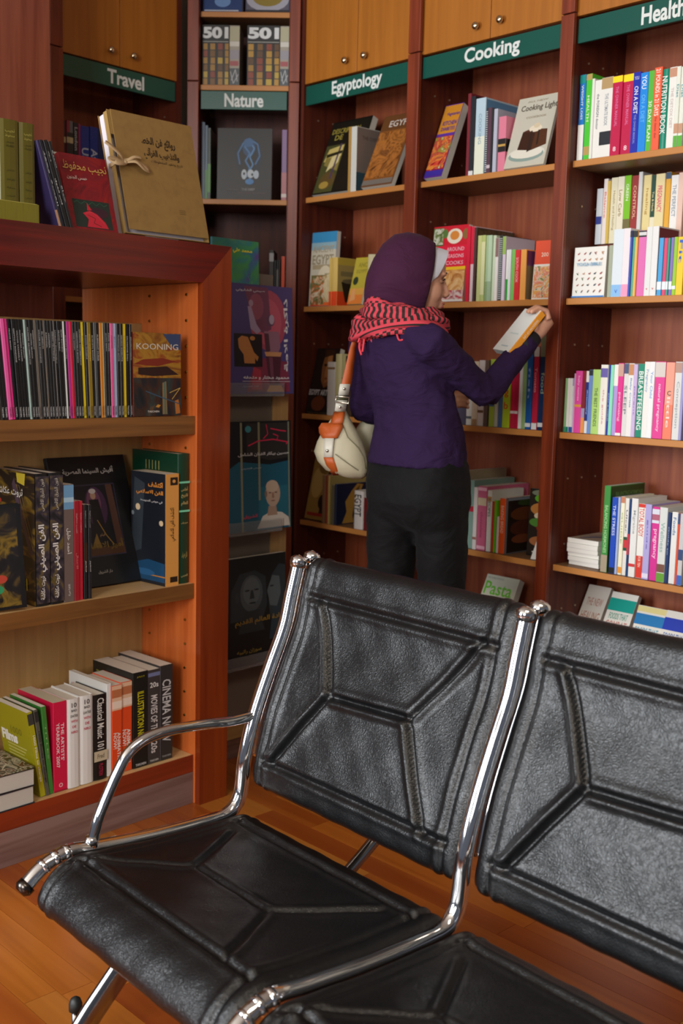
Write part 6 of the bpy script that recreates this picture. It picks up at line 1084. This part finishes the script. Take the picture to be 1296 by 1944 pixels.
# checked neck scarf
def keff(name, c, R1, R2, rv, rh, tilt, ph, parent=PR):
    NU, NV = 360, 44; V = []; F_ = []; C = []
    for i in range(NU):
        u = 2 * math.pi * i / NU; rad = RGT * math.cos(u) + FWD * math.sin(u); base = c + RGT * R1 * math.cos(u) + FWD * R2 * math.sin(u) + UPV * (tilt[0] * math.cos(u) + tilt[1] * math.sin(u))
        wob = 1 + .16 * math.sin(3 * u + ph) + .08 * math.sin(7 * u + 2 * ph)
        for j in range(NV):
            v = 2 * math.pi * j / NV + .9 * math.sin(u + ph); f = 1 + .13 * math.sin(5 * v + 2 * u + ph) + .07 * math.sin(9 * v - 3 * u)
            V.append(base + rad * rh * math.cos(v) * f * wob + UPV * rv * math.sin(v) * f * wob)
    for i in range(NU):
        for j in range(NV):
            F_.append((i * NV + j, ((i + 1) % NU) * NV + j, ((i + 1) % NU) * NV + (j + 1) % NV, i * NV + (j + 1) % NV))
            b = (j // 4) % 5; red = '#c63c4a'; dk = '#221a18'
            if b in (0, 1): col = dk if (i // 4) % 2 else red
            elif b in (2, 3): col = dk if ((i // 5) + (j // 2)) % 2 and (j % 4) < 3 else red
            else: col = dk if (j % 4 == 1) else red
            C.append(col)
    o = mesh(name, V, F_, None, parent, True, mats=[INKC]); at = o.data.color_attributes.new('ink', 'FLOAT_COLOR', 'CORNER'); i = 0
    for p, c_ in zip(o.data.polygons, C):
        for _ in p.loop_indices: at.data[i].color = lin(c_); i += 1
    return o
INKC = PRINT.copy(); INKC.name = 'woven_cotton'; INKC.node_tree.nodes['Principled BSDF'].inputs['Roughness'].default_value = .85
NC = pw(764, 613, 3.375)
ks = keff('neck_scarf', NC + Vector((.004, -.004, .014)), .102, .092, .034, .036, (-.012, -.016), .4); keff('scarf_wrap', NC + Vector((-.010, -.006, -.026)), .112, .100, .034, .038, (.016, -.006), 2.1, ks)
MB().ball(pw(690, 615, 3.40), (.036, .04, .034), 20, 12).build('scarf_knot', INKC, ks, True)
kk = bpy.data.objects['scarf_knot']; at = kk.data.color_attributes.new('ink', 'FLOAT_COLOR', 'CORNER'); i = 0
for p in kk.data.polygons:
    for _ in p.loop_indices: at.data[i].color = lin('#221a18' if (p.index // 2) % 3 == 0 else '#d8404e'); i += 1
RDM = mat('#d8404e', .85, name='red_thread')
for pts in ([(681, 628), (683, 645), (682, 660), (686, 674)], [(695, 620), (692, 640), (690, 652), (688, 668)], [(700, 618), (703, 640), (709, 655)], [(688, 622), (684, 636), (680, 650)], [(706, 622), (704, 634), (700, 644)]):
    MB().tube(smooth_path([pw(x, y, 3.325 - .006 * k) for k, (x, y) in enumerate(pts)], 4), .0034, 6).build('tassel', RDM, ks, True)
MB().tube(smooth_path([pw(x, y, 3.245) for x, y in ((753, 634), (757, 645), (764, 645), (776, 638), (784, 628))], 4), .003, 6).build('tassel', RDM, ks, True)
# book in her hand
O_ = at_y(966, 668, 3.395); hv = (at_y(1028, 590, 3.43) - O_); Hh = hv.length; hz = hv.normalized(); wv = at_y(936, 672, 3.45) - O_; wx = (wv - hz * wv.dot(hz)).normalized(); ty = hz.cross(wx)
Mb = Matrix((wx, ty, hz)).transposed().to_4x4(); Mb.translation = O_ - ty * .021
r_, c_, F_ = book(Mb, .088, .021, Hh, '#d4d6d2', 'white paperback with orange spine held up in her right hand', spine_color='#f0a030', pages=mat('#cfd2d0', .8))
text(F_['spine'], c_, 'FREEDOM OF LIFE', F_['spine'].w * .5, F_['spine'].h * .6, F_['spine'].w * .4, '#f8e8c8', width=F_['spine'].h * .45, rot=-90); shapes(F_['back'], c_, [('#a8b4b8', ('r', .3, .1, .7, .13)), ('#b8c4c0', ('r', .25, .4, .75, .43)), ('#f0a030', ('r', .975, 0, 1, 1))])
# shoulder bag
BG = empty('shoulder_bag', Matrix.Translation(at_y(655, 880, 3.42)), 'cream leather shoulder bag with orange strap hanging from her left shoulder', 'bag'); BO = at_y(655, 880, 3.42)
CREAM = leather('#b9b297', 120, .5, .15); ORG = leather('#b4541f', 200, .5, .15); WHT = leather('#d0cdc0', 150, .5, .1)
BR = [(908, 668, 688, .02), (902, 640, 696, .04), (892, 618, 699, .055), (876, 602, 698, .062), (858, 597, 695, .060), (838, 602, 688, .054), (818, 612, 678, .045), (800, 626, 668, .035), (786, 636, 660, .022), (777, 642, 655, .012)]
Yb = 3.43
def bsurf(x, y, e=.0015):
    for (y0, a0, b0, t0), (y1, a1, b1, t1) in zip(BR, BR[1:]):
        if y1 <= y <= y0: k = (y0 - y) / (y0 - y1); a = a0 + (a1 - a0) * k; b = b0 + (b1 - b0) * k; t = t0 + (t1 - t0) * k; break
    else: return at_y(x, y, Yb - .02) - BO
    q = (x - (a + b) / 2) / ((b - a) / 2); q = max(-.995, min(.995, q)); return at_y(x, y, Yb - t * (1 - abs(q) ** 2.4) ** (1 / 2.4) - e) - BO
rings = []
for y, a, b, t in BR:
    c = at_y((a + b) / 2, y, Yb) - BO; hw = (b - a) / 2 * 3.45 / F_PX; rings.append(ering(c, hw, t, 32, Vector((1, 0, 0)), Vector((0, 1, 0)), 2.4))
bgm = MB().loft(rings).build('bag_body', CREAM, BG, True); wr(bgm, .03, .008)
def strip(name, pts, m, parent, e=.003, th=.002):
    """pts: list of (x_left, x_right, y)"""
    V = []; n = 5
    for a, b, y in pts: V += [bsurf(a + (b - a) * i / (n - 1), y, e) for i in range(n)]
    f = [(j * n + i, (j + 1) * n + i, (j + 1) * n + i + 1, j * n + i + 1) for j in range(len(pts) - 1) for i in range(n - 1)]
    o = mesh(name, V, f, m, parent, True); s = o.modifiers.new('t', 'SOLIDIFY'); s.thickness = th; s.offset = 0; return o
strip('orange_band', [(614, 632, 868), (618, 636, 880), (625, 641, 894), (632, 643, 902)], ORG, BG, .004); strip('white_tab', [(616, 634, 832), (615, 632, 850), (615, 631, 868)], WHT, BG, .006)
lp = strip('orange_loop', [(610, 650, 803), (605, 650, 812), (606, 645, 822), (612, 640, 832)], ORG, BG, .006, .004); strip('orange_band', [(634, 655, 782), (630, 653, 792), (627, 650, 804)], ORG, BG, .010)
MB().tube([bsurf(*p, .004) for p in ((648, 800), (660, 830), (680, 850), (690, 868), (694, 890))], .0014, 6).build('seam', mat('#706a50', .6), BG, True); MB().tube([bsurf(*p, .004) for p in ((636, 862), (655, 876), (675, 890), (692, 900))], .0014, 6).build('seam', mat('#706a50', .6), BG, True)
fl2 = []
for y, a, b, t in ((872, 684, 706, .012), (850, 676, 710, .02), (825, 668, 714, .028), (802, 684, 717, .028), (790, 697, 716, .02), (778, 703, 712, .01)):
    c = at_y((a + b) / 2, y, 3.53) - BO; fl2.append(ering(c, (b - a) / 2 * 3.55 / F_PX, t, 24, Vector((1, 0, 0)), Vector((0, 1, 0)), 2.2))
wr(MB().loft(fl2).build('rear_flap', CREAM, BG, True), .02, .008)
def band(name, pts, m, Y0, th=.003):
    V = []
    for x0, x1, y, Y in pts: V += [at_y(x0, y, Y) - BO, at_y(x1, y, Y + .01) - BO]
    o = mesh(name, V, [(2 * i, 2 * i + 2, 2 * i + 3, 2 * i + 1) for i in range(len(pts) - 1)], m, BG, True); s = o.modifiers.new('t', 'SOLIDIFY'); s.thickness = th; s.offset = 0; return o
band('strap', [(690, 702, 612, 3.46), (678, 690, 618, 3.40), (671, 678, 640, 3.365), (664, 676, 660, 3.375), (657, 672, 690, 3.385), (648, 667, 728, 3.39), (645, 665, 735, 3.39)], ORG, 0)
band('strap_tab', [(645, 664, 729, 3.386), (642, 661, 750, 3.388)], WHT, 0, .005); band('strap_tab', [(638, 659, 760, 3.39), (635, 655, 780, 3.392)], WHT, 0, .005); band('strap', [(641, 660, 748, 3.395), (638, 658, 764, 3.396)], mat('#5c5a40', .5), 0)
b4 = [at_y(x, y, 3.384) - BO for x, y in ((638, 752), (663, 754), (661, 766), (636, 763), (638, 752))]; MB().tube(b4, .0028, 8).build('buckle', mat('#c8c4b4', .25, .9), BG, True)
for x, y in ((653, 738), (645, 773)): MB().ball(at_y(x, y, 3.383) - BO, (.0045, .0025, .0045), 12, 8).build('rivet', mat('#d8d4c8', .15, 1.0), BG, True)
MB().ball(bsurf(621, 856, .008), (.005, .003, .005), 12, 8).build('rivet', mat('#b8b4a8', .15, 1.0), BG, True)
